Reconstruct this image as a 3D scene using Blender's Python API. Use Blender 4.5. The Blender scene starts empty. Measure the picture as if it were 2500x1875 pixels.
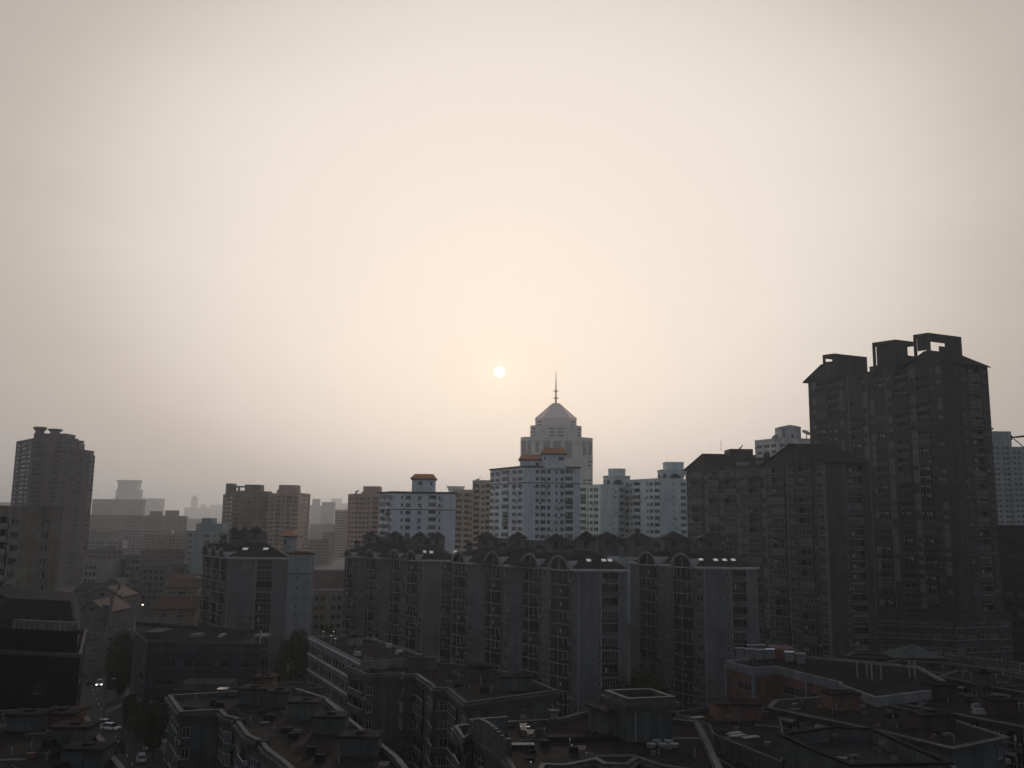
import bpy, math, random
from mathutils import Vector, Matrix
random.seed(7)
R = random.Random(11)
SC = bpy.context.scene
COL = SC.collection
PI = math.pi

# ------------------------------------------------------------------ camera
F = 2161.0                    # focal length in photo pixels (2500 wide)
EYE = Vector((0, 0, 46.0))
PITCH, ROLL = math.atan(0.1495), 0.0125
_c, _s = math.cos(PITCH), math.sin(PITCH)
FWD = Vector((0, _c, _s))
_u0, _r0 = Vector((0, -_s, _c)), Vector((1, 0, 0))
RT = math.cos(ROLL) * _r0 + math.sin(ROLL) * _u0
UP = -math.sin(ROLL) * _r0 + math.cos(ROLL) * _u0
cd = bpy.data.cameras.new('camera')
cam = bpy.data.objects.new('camera', cd)
COL.objects.link(cam)
cd.sensor_width, cd.lens = 36.0, F / 2500 * 36
cd.clip_start, cd.clip_end = 0.5, 30000
cam.matrix_world = Matrix((
    (RT.x, UP.x, -FWD.x, EYE.x), (RT.y, UP.y, -FWD.y, EYE.y), (RT.z, UP.z, -FWD.z, EYE.z), (0, 0, 0, 1)))
SC.camera = cam

def ray(px, py):
    return (FWD + RT * ((px - 1250) / F) - UP * ((py - 937.5) / F)).normalized()
def W(px, py, Y):                      # world point on a sight line at distance Y
    d = ray(px, py); return EYE + d * (Y / d.y)
def H(px, py, z):                      # world point on a sight line at height z
    d = ray(px, py); return EYE + d * ((z - EYE.z) / d.z)

# ------------------------------------------------------------------ light
SUN_DIR = ray(1219, 908)
SUN_EL = math.asin(SUN_DIR.z)
SUN_AZ = math.atan2(SUN_DIR.x, SUN_DIR.y)
world = bpy.data.worlds.new('World'); SC.world = world; world.use_nodes = True
nt = world.node_tree; nt.nodes.clear()
def N(t, tree, **kw):
    n = tree.nodes.new(t)
    for k, v in kw.items(): setattr(n, k, v)
    return n
def sky_nodes():
    L = nt.links.new
    out = N('ShaderNodeOutputWorld', nt)
    sky = N('ShaderNodeTexSky', nt, sky_type='NISHITA', sun_disc=False)
    sky.sun_elevation, sky.sun_rotation = SUN_EL, SUN_AZ
    sky.air_density, sky.dust_density, sky.ozone_density = 1.5, 6.0, 1.0
    bg1 = N('ShaderNodeBackground', nt); bg1.inputs['Strength'].default_value = 0.05
    L(sky.outputs[0], bg1.inputs[0])
    tc = N('ShaderNodeTexCoord', nt)
    # thick haze veil: radiance falls off smoothly away from the sun side of the sky
    cen = ray(1275, 600)
    def angle(vec):
        dp = N('ShaderNodeVectorMath', nt, operation='DOT_PRODUCT')
        nz = N('ShaderNodeVectorMath', nt, operation='NORMALIZE')
        L(tc.outputs['Generated'], nz.inputs[0]); L(nz.outputs[0], dp.inputs[0])
        dp.inputs[1].default_value = vec
        ac = N('ShaderNodeMath', nt, operation='ARCCOSINE'); L(dp.outputs['Value'], ac.inputs[0])
        dv = N('ShaderNodeMath', nt, operation='DIVIDE'); L(ac.outputs[0], dv.inputs[0]); dv.inputs[1].default_value = PI
        return dv.outputs[0]
    nz0 = N('ShaderNodeVectorMath', nt, operation='NORMALIZE'); L(tc.outputs['Generated'], nz0.inputs[0])
    sb = N('ShaderNodeVectorMath', nt, operation='SUBTRACT'); L(nz0.outputs[0], sb.inputs[0]); sb.inputs[1].default_value = cen
    sc_ = N('ShaderNodeVectorMath', nt, operation='MULTIPLY'); L(sb.outputs[0], sc_.inputs[0]); sc_.inputs[1].default_value = (1.15, 1, 1.7)
    ln = N('ShaderNodeVectorMath', nt, operation='LENGTH'); L(sc_.outputs[0], ln.inputs[0])
    dv0 = N('ShaderNodeMath', nt, operation='DIVIDE'); L(ln.outputs['Value'], dv0.inputs[0]); dv0.inputs[1].default_value = 2.2
    a = dv0.outputs[0]
    # faint cloud structure
    ns = N('ShaderNodeTexNoise', nt); ns.inputs['Scale'].default_value = 3.0; ns.inputs['Detail'].default_value = 4
    mp = N('ShaderNodeMapping', nt); mp.inputs['Scale'].default_value = (1.0, 1.0, 4.0)
    L(tc.outputs['Generated'], mp.inputs[0]); L(mp.outputs[0], ns.inputs['Vector'])
    ms = N('ShaderNodeMath', nt, operation='MULTIPLY_ADD'); L(ns.outputs['Fac'], ms.inputs[0])
    ms.inputs[1].default_value = 0.03; ms.inputs[2].default_value = -0.015
    ad = N('ShaderNodeMath', nt, operation='ADD'); L(a, ad.inputs[0]); L(ms.outputs[0], ad.inputs[1])
    rp = N('ShaderNodeValToRGB', nt); L(ad.outputs[0], rp.inputs[0])
    rp.color_ramp.interpolation = 'B_SPLINE'
    st = SKY_STOPS
    el = rp.color_ramp.elements
    while len(el) < len(st): el.new(0.5)
    for e, (p, c) in zip(el, st):
        e.position = p / 2.2; e.color = (*c, 1)
    bg2 = N('ShaderNodeBackground', nt); L(rp.outputs[0], bg2.inputs[0]); bg2.inputs[1].default_value = 1.0
    # aureole close to the sun
    b = angle(SUN_DIR)
    r2 = N('ShaderNodeValToRGB', nt); L(b, r2.inputs[0]); r2.color_ramp.interpolation = 'EASE'
    e = r2.color_ramp.elements
    e[0].position, e[0].color = 0.0, (0.15, 0.07, 0.025, 1)
    e[1].position, e[1].color = 2.0 / 180, (0, 0, 0, 1)
    bg3 = N('ShaderNodeBackground', nt); L(r2.outputs[0], bg3.inputs[0])
    mx = N('ShaderNodeMixShader', nt); mx.inputs[0].default_value = 0.94
    L(bg1.outputs[0], mx.inputs[1]); L(bg2.outputs[0], mx.inputs[2])
    am = N('ShaderNodeAddShader', nt); L(mx.outputs[0], am.inputs[0]); L(bg3.outputs[0], am.inputs[1])
    L(am.outputs[0], out.inputs[0])
SKY_STOPS = [(0, (0.95, 0.848, 0.758)), (0.32, (0.925, 0.832, 0.75)), (0.46, (0.79, 0.715, 0.648)), (0.58, (0.575, 0.498, 0.435)),
             (0.70, (0.52, 0.47, 0.435)), (0.95, (0.35, 0.342, 0.345)), (1.25, (0.225, 0.238, 0.262)), (1.7, (0.15, 0.17, 0.205)), (2.15, (0.115, 0.137, 0.176))]
sky_nodes()
sl = bpy.data.lights.new('sun_light', 'SUN'); sl.energy = 0.55; sl.angle = math.radians(0.5); sl.color = (1.0, 0.89, 0.80)
so = bpy.data.objects.new('sun_light', sl); COL.objects.link(so)
_sd = Vector((SUN_DIR.x, SUN_DIR.y, SUN_DIR.z + 0.055)).normalized()
so.rotation_euler = _sd.to_track_quat('Z', 'Y').to_euler()
so.location = (0, 0, 300)
SC.view_settings.view_transform = 'Standard'; SC.view_settings.look = 'None'
SC.view_settings.exposure = 0.0; SC.view_settings.gamma = 1.0
SC.cycles.use_adaptive_sampling = True; SC.cycles.adaptive_threshold = 0.02
SC.cycles.max_bounces = 5; SC.cycles.diffuse_bounces = 3; SC.cycles.glossy_bounces = 2
SC.cycles.volume_bounces = 0; SC.cycles.transparent_max_bounces = 4
SC.cycles.use_denoising = True; SC.cycles.time_limit = 700
SC.cycles.sample_clamp_indirect = 4.0
HAZE_DENSITY, HAZE_ANISO, HAZE_COL = 0.00020, 0.55, (0.93, 0.945, 0.965)

# ------------------------------------------------------------------ materials
MATS = {}
def mat(name, col, rough=0.85, var=0.18, scale=0.35, streak=0.0, metal=0.0, bump=0.0, spec=0.3, emit=None, col2=None, joints=None):
    if name in MATS: return MATS[name]
    m = bpy.data.materials.new(name); m.use_nodes = True
    t = m.node_tree; L = t.links.new
    p = t.nodes['Principled BSDF']
    p.inputs['Roughness'].default_value = rough; p.inputs['Metallic'].default_value = metal
    p.inputs['Specular IOR Level'].default_value = spec
    p.inputs['Base Color'].default_value = (*col, 1)
    if emit:
        p.inputs['Emission Color'].default_value = (*emit[:3], 1); p.inputs['Emission Strength'].default_value = emit[3]
    if var or streak:
        tc = N('ShaderNodeTexCoord', t)
        n1 = N('ShaderNodeTexNoise', t); n1.inputs['Scale'].default_value = scale; n1.inputs['Detail'].default_value = 6
        n1.inputs['Roughness'].default_value = 0.65
        L(tc.outputs['Object'], n1.inputs['Vector'])
        r = N('ShaderNodeValToRGB', t); L(n1.outputs['Fac'], r.inputs[0])
        r.color_ramp.elements[0].position, r.color_ramp.elements[1].position = 0.3, 0.72
        c2 = col2 or tuple(max(0, c * (1 - 2 * var)) for c in col)
        r.color_ramp.elements[0].color = (*c2, 1)
        r.color_ramp.elements[1].color = (*(min(1, c * (1 + var)) for c in col), 1)
        outc = r.outputs[0]
        if streak:
            mp = N('ShaderNodeMapping', t); mp.inputs['Scale'].default_value = (0.9, 0.9, 0.035)
            L(tc.outputs['Object'], mp.inputs[0])
            n2 = N('ShaderNodeTexNoise', t); n2.inputs['Scale'].default_value = 1.0; n2.inputs['Detail'].default_value = 5
            L(mp.outputs[0], n2.inputs['Vector'])
            r2 = N('ShaderNodeValToRGB', t); L(n2.outputs['Fac'], r2.inputs[0])
            r2.color_ramp.elements[0].position, r2.color_ramp.elements[1].position = 0.36, 0.6
            r2.color_ramp.elements[0].color = (1 - streak, 1 - streak, 1 - streak * 1.05, 1)
            r2.color_ramp.elements[1].color = (1, 1, 1, 1)
            mm = N('ShaderNodeMix', t, data_type='RGBA', blend_type='MULTIPLY'); mm.inputs[0].default_value = 1
            L(outc, mm.inputs[6]); L(r2.outputs[0], mm.inputs[7]); outc = mm.outputs[2]
        L(outc, p.inputs['Base Color'])
        if bump:
            b = N('ShaderNodeBump', t); b.inputs['Strength'].default_value = bump; b.inputs['Distance'].default_value = 0.05
            n3 = N('ShaderNodeTexNoise', t); n3.inputs['Scale'].default_value = scale * 14; n3.inputs['Detail'].default_value = 4
            L(tc.outputs['Object'], n3.inputs['Vector']); L(n3.outputs['Fac'], b.inputs['Height']); L(b.outputs[0], p.inputs['Normal'])
    MATS[name] = m
    return m
M_SLAB = mat('slab_render', (0.182, 0.185, 0.188), streak=0.25, scale=0.25, bump=0.2)
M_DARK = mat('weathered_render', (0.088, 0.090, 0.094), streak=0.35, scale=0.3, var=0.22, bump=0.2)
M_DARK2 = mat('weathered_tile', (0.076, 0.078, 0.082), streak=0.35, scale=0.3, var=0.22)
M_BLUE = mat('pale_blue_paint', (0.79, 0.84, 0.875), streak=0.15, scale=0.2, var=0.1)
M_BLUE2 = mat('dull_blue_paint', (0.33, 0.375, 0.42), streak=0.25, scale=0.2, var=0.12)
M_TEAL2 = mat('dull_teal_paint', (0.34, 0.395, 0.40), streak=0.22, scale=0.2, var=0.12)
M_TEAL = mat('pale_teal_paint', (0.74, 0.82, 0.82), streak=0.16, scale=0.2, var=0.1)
M_PINK = mat('pink_tile', (0.56, 0.39, 0.32), streak=0.15, scale=0.2)
M_BROWN = mat('brown_and_shaded_tile', (0.21, 0.165, 0.14), streak=0.2, scale=0.2)  # brown walls; on the pink complex's left wing it is shadow put into colour
M_BEIGE = mat('beige_render', (0.33, 0.285, 0.23), streak=0.25, scale=0.3)
M_BEIGE2 = mat('sandy_render', (0.58, 0.46, 0.36), streak=0.2, scale=0.3)
M_PURPLE = mat('mauve_tile', (0.17, 0.13, 0.175), streak=0.2, scale=0.2)
M_GREY = mat('grey_concrete', (0.19, 0.185, 0.178), streak=0.25, scale=0.25)
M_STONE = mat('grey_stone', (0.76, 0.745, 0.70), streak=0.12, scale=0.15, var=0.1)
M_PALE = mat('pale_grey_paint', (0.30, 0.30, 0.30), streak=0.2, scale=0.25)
M_WHITE = mat('white_paint', (0.78, 0.78, 0.77), streak=0.3, scale=0.3)
M_OFFICE = mat('office_paint', (0.24, 0.245, 0.25), streak=0.3, scale=0.3)
M_GREEN = mat('grey_green_paint', (0.092, 0.105, 0.105), streak=0.35, scale=0.35, var=0.2)
M_CORN = mat('cornice_plaster', (0.088, 0.089, 0.089), streak=0.25, scale=0.8, var=0.2)
M_BAND = mat('greyed_white_band', (0.22, 0.22, 0.235), streak=0.3, var=0.15, scale=0.6)  # white band set to a darker grey, with vertical streaks
M_TRIM = mat('white_trim', (0.62, 0.62, 0.62), var=0.1, scale=0.8)
M_FRAME = mat('aluminium_frame', (0.48, 0.48, 0.48), rough=0.5, var=0.08, scale=1)
M_FRAMED = mat('grey_frame', (0.20, 0.20, 0.20), rough=0.6, var=0.1, scale=1)
M_GLASS = mat('dark_glass', (0.018, 0.02, 0.024), rough=0.18, var=0.0, spec=0.5)
M_GLASS2 = mat('curtained_glass', (0.075, 0.07, 0.065), rough=0.3, var=0.0, spec=0.5)
M_GLASS3 = mat('grey_glass', (0.035, 0.038, 0.042), rough=0.25, var=0.0, spec=0.5)
M_INT = mat('dim_interior', (0.035, 0.034, 0.033), var=0.2, scale=1)
M_RAIL = mat('railing_metal', (0.10, 0.10, 0.105), rough=0.6, var=0.1, scale=1)
M_ROOFD = mat('slate_roof', (0.030, 0.030, 0.036), rough=0.9, var=0.25, scale=0.8, bump=0.5, spec=0.04)
M_ROOFB = mat('bitumen_roof', (0.021, 0.0185, 0.017), rough=0.95, var=0.45, scale=0.3, bump=0.3, spec=0.05)
M_ROOFG = mat('tar_roof', (0.018, 0.0175, 0.0175), rough=0.95, var=0.42, scale=0.25, bump=0.3, spec=0.05)
M_ORANGE = mat('orange_tile', (0.42, 0.17, 0.075), rough=0.8, var=0.15, scale=0.8)
M_RED = mat('red_brown_tile', (0.065, 0.030, 0.024), rough=0.8, var=0.25, scale=0.6)  # darkened so the left houses' roofs carry their shadow in the colour
M_BRICK = mat('red_brick', (0.19, 0.10, 0.082), rough=0.9, var=0.2, scale=0.5, streak=0.2)
M_CHROME = mat('polished_metal', (0.9, 0.9, 0.9), rough=0.08, metal=1.0, var=0)
M_METAL = mat('dull_metal', (0.35, 0.35, 0.35), rough=0.4, metal=0.6, var=0.1, scale=1)
M_STEEL = mat('painted_steel', (0.10, 0.05, 0.04), rough=0.6, var=0.2, scale=1)
M_GOLD = mat('gilded_metal', (0.45, 0.30, 0.13), rough=0.5, metal=0.3, var=0.1, scale=1)
M_GGLASS = mat('green_grey_glass', (0.16, 0.185, 0.17), rough=0.3, var=0.12, scale=0.3)
M_PYR = mat('pink_metal_roof', (0.80, 0.66, 0.63), rough=0.38, metal=0.85, var=0.06, scale=0.2)
M_BLACK = mat('black_cladding', (0.014, 0.014, 0.016), rough=0.8, var=0.2, scale=0.5, spec=0.05)
M_LEDGE = mat('pale_ledge', (0.34, 0.34, 0.335), var=0.12, scale=0.8, streak=0.15)
M_NAVY = mat('slate_blue_render', (0.06, 0.068, 0.092), streak=0.3, scale=0.3)
M_DRED = mat('dark_red_render', (0.06, 0.038, 0.036), streak=0.3, scale=0.3)
M_CLOTH = mat('pale_cloth', (0.5, 0.48, 0.46), var=0.15, scale=3)
M_CLOTH2 = mat('coloured_cloth', (0.22, 0.10, 0.09), var=0.2, scale=3)
M_AC = mat('ac_casing', (0.33, 0.33, 0.32), rough=0.6, var=0.15, scale=2)
M_ASPH = mat('asphalt', (0.045, 0.045, 0.046), rough=0.9, var=0.25, scale=0.4, bump=0.3)
M_GROUND = mat('city_ground', (0.06, 0.058, 0.055), rough=0.95, var=0.3, scale=0.05)
M_PAVE = mat('paving', (0.16, 0.155, 0.15), rough=0.9, var=0.2, scale=0.5)
M_LEAF = mat('leaf_green', (0.045, 0.062, 0.030), rough=0.7, var=0.35, scale=0.6)
M_LEAF2 = mat('leaf_olive', (0.070, 0.078, 0.032), rough=0.7, var=0.35, scale=0.6)
M_BARK = mat('bark', (0.07, 0.055, 0.045), rough=0.95, var=0.3, scale=2)

# ------------------------------------------------------------------ mesh helpers
class MB:
    def __init__(s, *mats): s.v, s.f, s.m, s.d, s.mats = [], [], [], {}, list(mats)
    def mi(s, m):
        if m not in s.mats: s.mats.append(m)
        return s.mats.index(m)
    def vt(s, p):
        k = (round(p[0], 3), round(p[1], 3), round(p[2], 3))
        if k not in s.d: s.d[k] = len(s.v); s.v.append((p[0], p[1], p[2]))
        return s.d[k]
    def poly(s, ps, m):
        ix = []
        for p in ps:
            i = s.vt(p)
            if i not in ix: ix.append(i)
        if len(ix) >= 3: s.f.append(ix); s.m.append(s.mi(m))
    def box(s, x0, x1, y0, y1, z0, z1, m, top=None):
        p = [(x0, y0, z0), (x1, y0, z0), (x1, y1, z0), (x0, y1, z0), (x0, y0, z1), (x1, y0, z1), (x1, y1, z1), (x0, y1, z1)]
        s.hexa(p, m, top)
    def hexa(s, p, m, top=None):           # 4 bottom (ccw), 4 top (ccw)
        base = len(s.v); s.v += [tuple(q) for q in p]
        k = s.mi(m)
        for f in ((3, 2, 1, 0), (4, 5, 6, 7), (0, 1, 5, 4), (1, 2, 6, 5), (2, 3, 7, 6), (3, 0, 4, 7)):
            s.f.append([base + i for i in f]); s.m.append(s.mi(top) if (top and f[0] == 4) else k)
    def obox(s, o, u, w0, w1, n0, n1, z0, z1, m, top=None):   # o: xy origin, u: unit dir; n: inward
        n = Vector((-u.y, u.x))
        q = [Vector((o.x, o.y)) + u * a + n * b for a, b in ((w0, n0), (w1, n0), (w1, n1), (w0, n1))]
        s.hexa([(a.x, a.y, z0) for a in q] + [(a.x, a.y, z1) for a in q], m, top)
    def prism(s, pts, z0, z1, m, top=None):
        n = len(pts)
        for i in range(n):
            a, b = pts[i], pts[(i + 1) % n]
            s.poly([(a.x, a.y, z0), (b.x, b.y, z0), (b.x, b.y, z1), (a.x, a.y, z1)], m)
        s.poly([(a.x, a.y, z1) for a in pts], top or m); s.poly([(a.x, a.y, z0) for a in reversed(pts)], m)
    def frustum(s, b, z0, t, z1, m, cap=None):
        n = len(b)
        for i in range(n):
            j = (i + 1) % n
            s.poly([(b[i].x, b[i].y, z0), (b[j].x, b[j].y, z0), (t[j].x, t[j].y, z1), (t[i].x, t[i].y, z1)], m)
        s.poly([(a.x, a.y, z1) for a in t], cap or m); s.poly([(a.x, a.y, z0) for a in reversed(b)], m)
    def tube(s, pts, rad, m, seg=6, cap=True):
        rings = []
        for i, p in enumerate(pts):
            p = Vector(p); q = Vector(pts[min(i + 1, len(pts) - 1)]) - Vector(pts[max(i - 1, 0)])
            q.normalize()
            a = q.orthogonal().normalized(); b = q.cross(a)
            r = rad[i] if isinstance(rad, (list, tuple)) else rad
            base = len(s.v)
            for k in range(seg):
                t = 2 * PI * k / seg; c = p + a * (r * math.cos(t)) + b * (r * math.sin(t)); s.v.append(tuple(c))
            rings.append(base)
        k = s.mi(m)
        for a, b in zip(rings, rings[1:]):
            for i in range(seg):
                j = (i + 1) % seg; s.f.append([a + i, a + j, b + j, b + i]); s.m.append(k)
        if cap:
            s.f.append([rings[0] + i for i in reversed(range(seg))]); s.m.append(k)
            s.f.append([rings[-1] + i for i in range(seg)]); s.m.append(k)
    def mesh(s, name, org=(0, 0, 0)):
        me = bpy.data.meshes.new(name)
        o = Vector(org)
        me.from_pydata([(a[0] - o.x, a[1] - o.y, a[2] - o.z) for a in s.v], [], s.f)
        for m in s.mats: me.materials.append(m)
        me.polygons.foreach_set('material_index', s.m)
        me.update()
        return me
    def build(s, name, parent=None, local=False, **props):
        if not s.f: return None
        org = (0, 0, 0)
        if parent is not None and not local:
            org = parent['_org'] if '_org' in parent else (0, 0, 0)
        o = bpy.data.objects.new(name, s.mesh(name, org)); COL.objects.link(o)
        if parent is not None:
            o.parent = parent; o['_org'] = tuple(org)
        for k, v in props.items(): o[k] = v
        return o
def thing(name, label, cat, loc=(0, 0, 0), group=None, rotz=0):
    o = bpy.data.objects.new(name, None); COL.objects.link(o)
    o.location = loc; o.rotation_euler = (0, 0, rotz); o.empty_display_size = 1
    o['label'] = label; o['category'] = cat; o['_org'] = tuple(loc)
    if group: o['group'] = group
    return o
def tag(o, label, cat, group=None, kind=None):
    if label: o['label'] = label
    if cat: o['category'] = cat
    if group: o['group'] = group
    if kind: o['kind'] = kind
    return o
def inst(me, name, parent, mtx):
    o = bpy.data.objects.new(name, me); COL.objects.link(o)
    o.parent = parent
    o.matrix_basis = Matrix.Translation(-Vector(parent['_org'])) @ mtx
    return o
def v2(p): return Vector((p[0], p[1]))
def fmat(o, u, z, sx=1.0, sz=1.0):     # frame on a wall: x along wall, -y outward
    return Matrix(((u.x * sx, -u.y, 0, o.x), (u.y * sx, u.x, 0, o.y), (0, 0, sz, z), (0, 0, 0, 1)))
def offset(poly, d):                   # outward offset of a ccw polygon
    n = len(poly); out = []
    for i in range(n):
        a, b, c = poly[i - 1], poly[i], poly[(i + 1) % n]
        u, w = (b - a).normalized(), (c - b).normalized()
        n1, n2 = Vector((u.y, -u.x)), Vector((w.y, -w.x))
        k = n1 + n2
        if k.length < 0.3: k = n1
        k.normalize(); out.append(b + k * (d / max(0.5, k.dot(n1))))
    return out
def ring(mb, poly, d0, d1, z0, z1, m):
    a, b = offset(poly, d0), offset(poly, d1); n = len(poly)
    for i in range(n):
        j = (i + 1) % n
        P = lambda q, z: (q.x, q.y, z)
        mb.poly([P(a[i], z0), P(a[j], z0), P(a[j], z1), P(a[i], z1)], m)
        mb.poly([P(b[j], z0), P(b[i], z0), P(b[i], z1), P(b[j], z1)], m)
        mb.poly([P(a[i], z1), P(a[j], z1), P(b[j], z1), P(b[i], z1)], m)
        mb.poly([P(a[j], z0), P(a[i], z0), P(b[i], z0), P(b[j], z0)], m)
def ccw(poly):
    s = sum(poly[i].x * poly[(i + 1) % len(poly)].y - poly[(i + 1) % len(poly)].x * poly[i].y for i in range(len(poly)))
    return poly if s > 0 else poly[::-1]

# ------------------------------------------------------------------ facade pieces (shared meshes)
CACHE = {}
def win_mesh(w, h, var, fr):
    k = ('w', w, h, var, fr.name)
    if k in CACHE: return CACHE[k]
    b = MB(); g = (M_GLASS, M_GLASS, M_GLASS3, M_GLASS2, M_GLASS)[var]; t = 0.07
    b.box(0, w, 0.16, 0.20, 0, h, g)
    b.box(0, w, 0.06, 0.155, 0, t, fr); b.box(0, w, 0.06, 0.155, h - t, h, fr)
    b.box(0, t, 0.062, 0.153, t, h - t, fr); b.box(w - t, w, 0.062, 0.153, t, h - t, fr)
    n = 1 if w < 1.0 else (2 if w < 2.0 else 3)
    if var == 4: n += 1
    for i in range(1, n):
        x = w * i / n; b.box(x - 0.035, x + 0.035, 0.064, 0.15, t, h - t, fr)
    if w > 1.2 and var in (0, 2): b.box(t, w - t, 0.066, 0.148, h * 0.68, h * 0.68 + 0.06, fr)
    b.box(-0.06, w + 0.06, -0.09, 0.07, -0.09, 0.0, M_PALE if fr is M_FRAME else fr)
    CACHE[k] = b.mesh('window'); return CACHE[k]
def balc_mesh(w, h, var, wallm, fr):
    k = ('b', w, h, var, wallm.name, fr.name)
    if k in CACHE: return CACHE[k]
    b = MB(); pr = 0.45
    g = M_GLASS if var != 3 else M_GLASS3
    b.box(0, w, 0.9, 0.96, 0, h, g)
    for i in range(1, 3): b.box(w * i / 3 - 0.04, w * i / 3 + 0.04, 0.84, 0.9, 0, h, fr)
    b.box(-0.1, w + 0.1, -pr, 0.88, -0.12, 0.02, wallm)
    if var in (0, 3):
        b.box(-0.1, w + 0.1, -pr, -pr + 0.1, 0.02, 1.0, wallm)
        b.box(-0.1, 0.0, -pr + 0.1, 0, 0.02, 1.0, wallm); b.box(w, w + 0.1, -pr + 0.1, 0, 0.02, 1.0, wallm)
        b.box(-0.12, w + 0.12, -pr - 0.03, -pr + 0.12, 1.0, 1.07, M_TRIM if var == 0 else fr)
    elif var in (1, 4):                  # glazed in
        b.box(-0.1, w + 0.1, -pr, -pr + 0.1, 0.02, 0.9, wallm)
        b.box(0, w, -pr + 0.06, -pr + 0.09, 0.95, h - 0.08, M_GLASS if var == 1 else M_GLASS2)
        b.box(-0.1, w + 0.1, -pr, -pr + 0.1, 0.9, 0.97, fr); b.box(-0.1, w + 0.1, -pr, -pr + 0.1, h - 0.08, h, fr)
        n = 4 if var == 1 else 6
        for i in range(n + 1):
            x = w * i / n; b.box(x - 0.035, x + 0.035, -pr - 0.004, -pr + 0.096, 0.97, h - 0.08, fr)
    else:                                # metal rail, washing on a line
        b.box(-0.1, w + 0.1, -pr, -pr + 0.05, 0.98, 1.05, fr)
        n = max(6, int(w / 0.3))
        for i in range(n + 1):
            x = -0.08 + (w + 0.16) * i / n; b.box(x - 0.02, x + 0.02, -pr + 0.01, -pr + 0.04, 0.02, 0.98, M_RAIL)
        x = 0.3
        rr = random.Random(int(w * 10))
        while x < w - 0.6:
            ww = rr.uniform(0.25, 0.5)
            if rr.random() < 0.6:
                b.box(x, x + ww, -0.1, -0.06, h - rr.uniform(0.9, 1.4), h - 0.35, rr.choice((M_CLOTH, M_CLOTH2, M_CLOTH)))
            x += ww + rr.uniform(0.1, 0.6)
    CACHE[k] = b.mesh('balcony'); return CACHE[k]
def bay_mesh(w, h, var, wallm):          # curved glazed bay of one storey
    k = ('c', w, h, var, wallm.name)
    if k in CACHE: return CACHE[k]
    b = MB(); n = 6; dep = 0.85
    def arc(e, d): return [(w * 0.5 + (w * 0.5 + e) * -math.cos(PI * i / n), -(dep + d) * math.sin(PI * i / n) ** 0.7 - d * 0) for i in range(n + 1)]
    def band(e, d, z0, z1, m, inner=None):
        a = arc(e, d)
        for i in range(n):
            (x0, y0), (x1, y1) = a[i], a[i + 1]
            b.poly([(x0, y0, z0), (x1, y1, z0), (x1, y1, z1), (x0, y0, z1)], m)
        b.poly([(x, y, z1) for x, y in a], m); b.poly([(x, y, z0) for x, y in reversed(a)], m)
    g = (M_GLASS, M_GLASS, M_GLASS3, M_INT, M_GLASS)[var]
    band(0.0, 0.0, -0.02, h, g)
    band(0.12, 0.12, -0.22, -0.025, M_LEDGE)
    band(0.06, 0.06, 0.0, 0.85 if var != 1 else 0.55, M_INT if var in (0, 4) else M_GLASS3)
    b.box(w / 2 - 0.06, w / 2 + 0.06, -dep - 0.14, -dep + 0.1, -0.02, h - 0.22, M_LEDGE)
    if var in (1, 2, 4):
        for i in ((1, 2, 4, 5) if var != 2 else (4, 5)):
            x, y = arc(0.04, 0.04)[i]; b.box(x - 0.04, x + 0.04, y - 0.02, y + 0.08, 0.85, h - 0.25, M_FRAME)
        if var == 1:
            b.box(w * 0.52, w * 0.9, -dep * 0.97, -dep * 0.9, 0.86, 0.95, M_FRAME)
    if var == 3:
        b.box(w * 0.6, w * 0.6 + 0.45, -dep - 0.12, -dep - 0.05, 0.9, 1.7, M_CLOTH)
    CACHE[k] = b.mesh('bay_window'); return CACHE[k]
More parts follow.
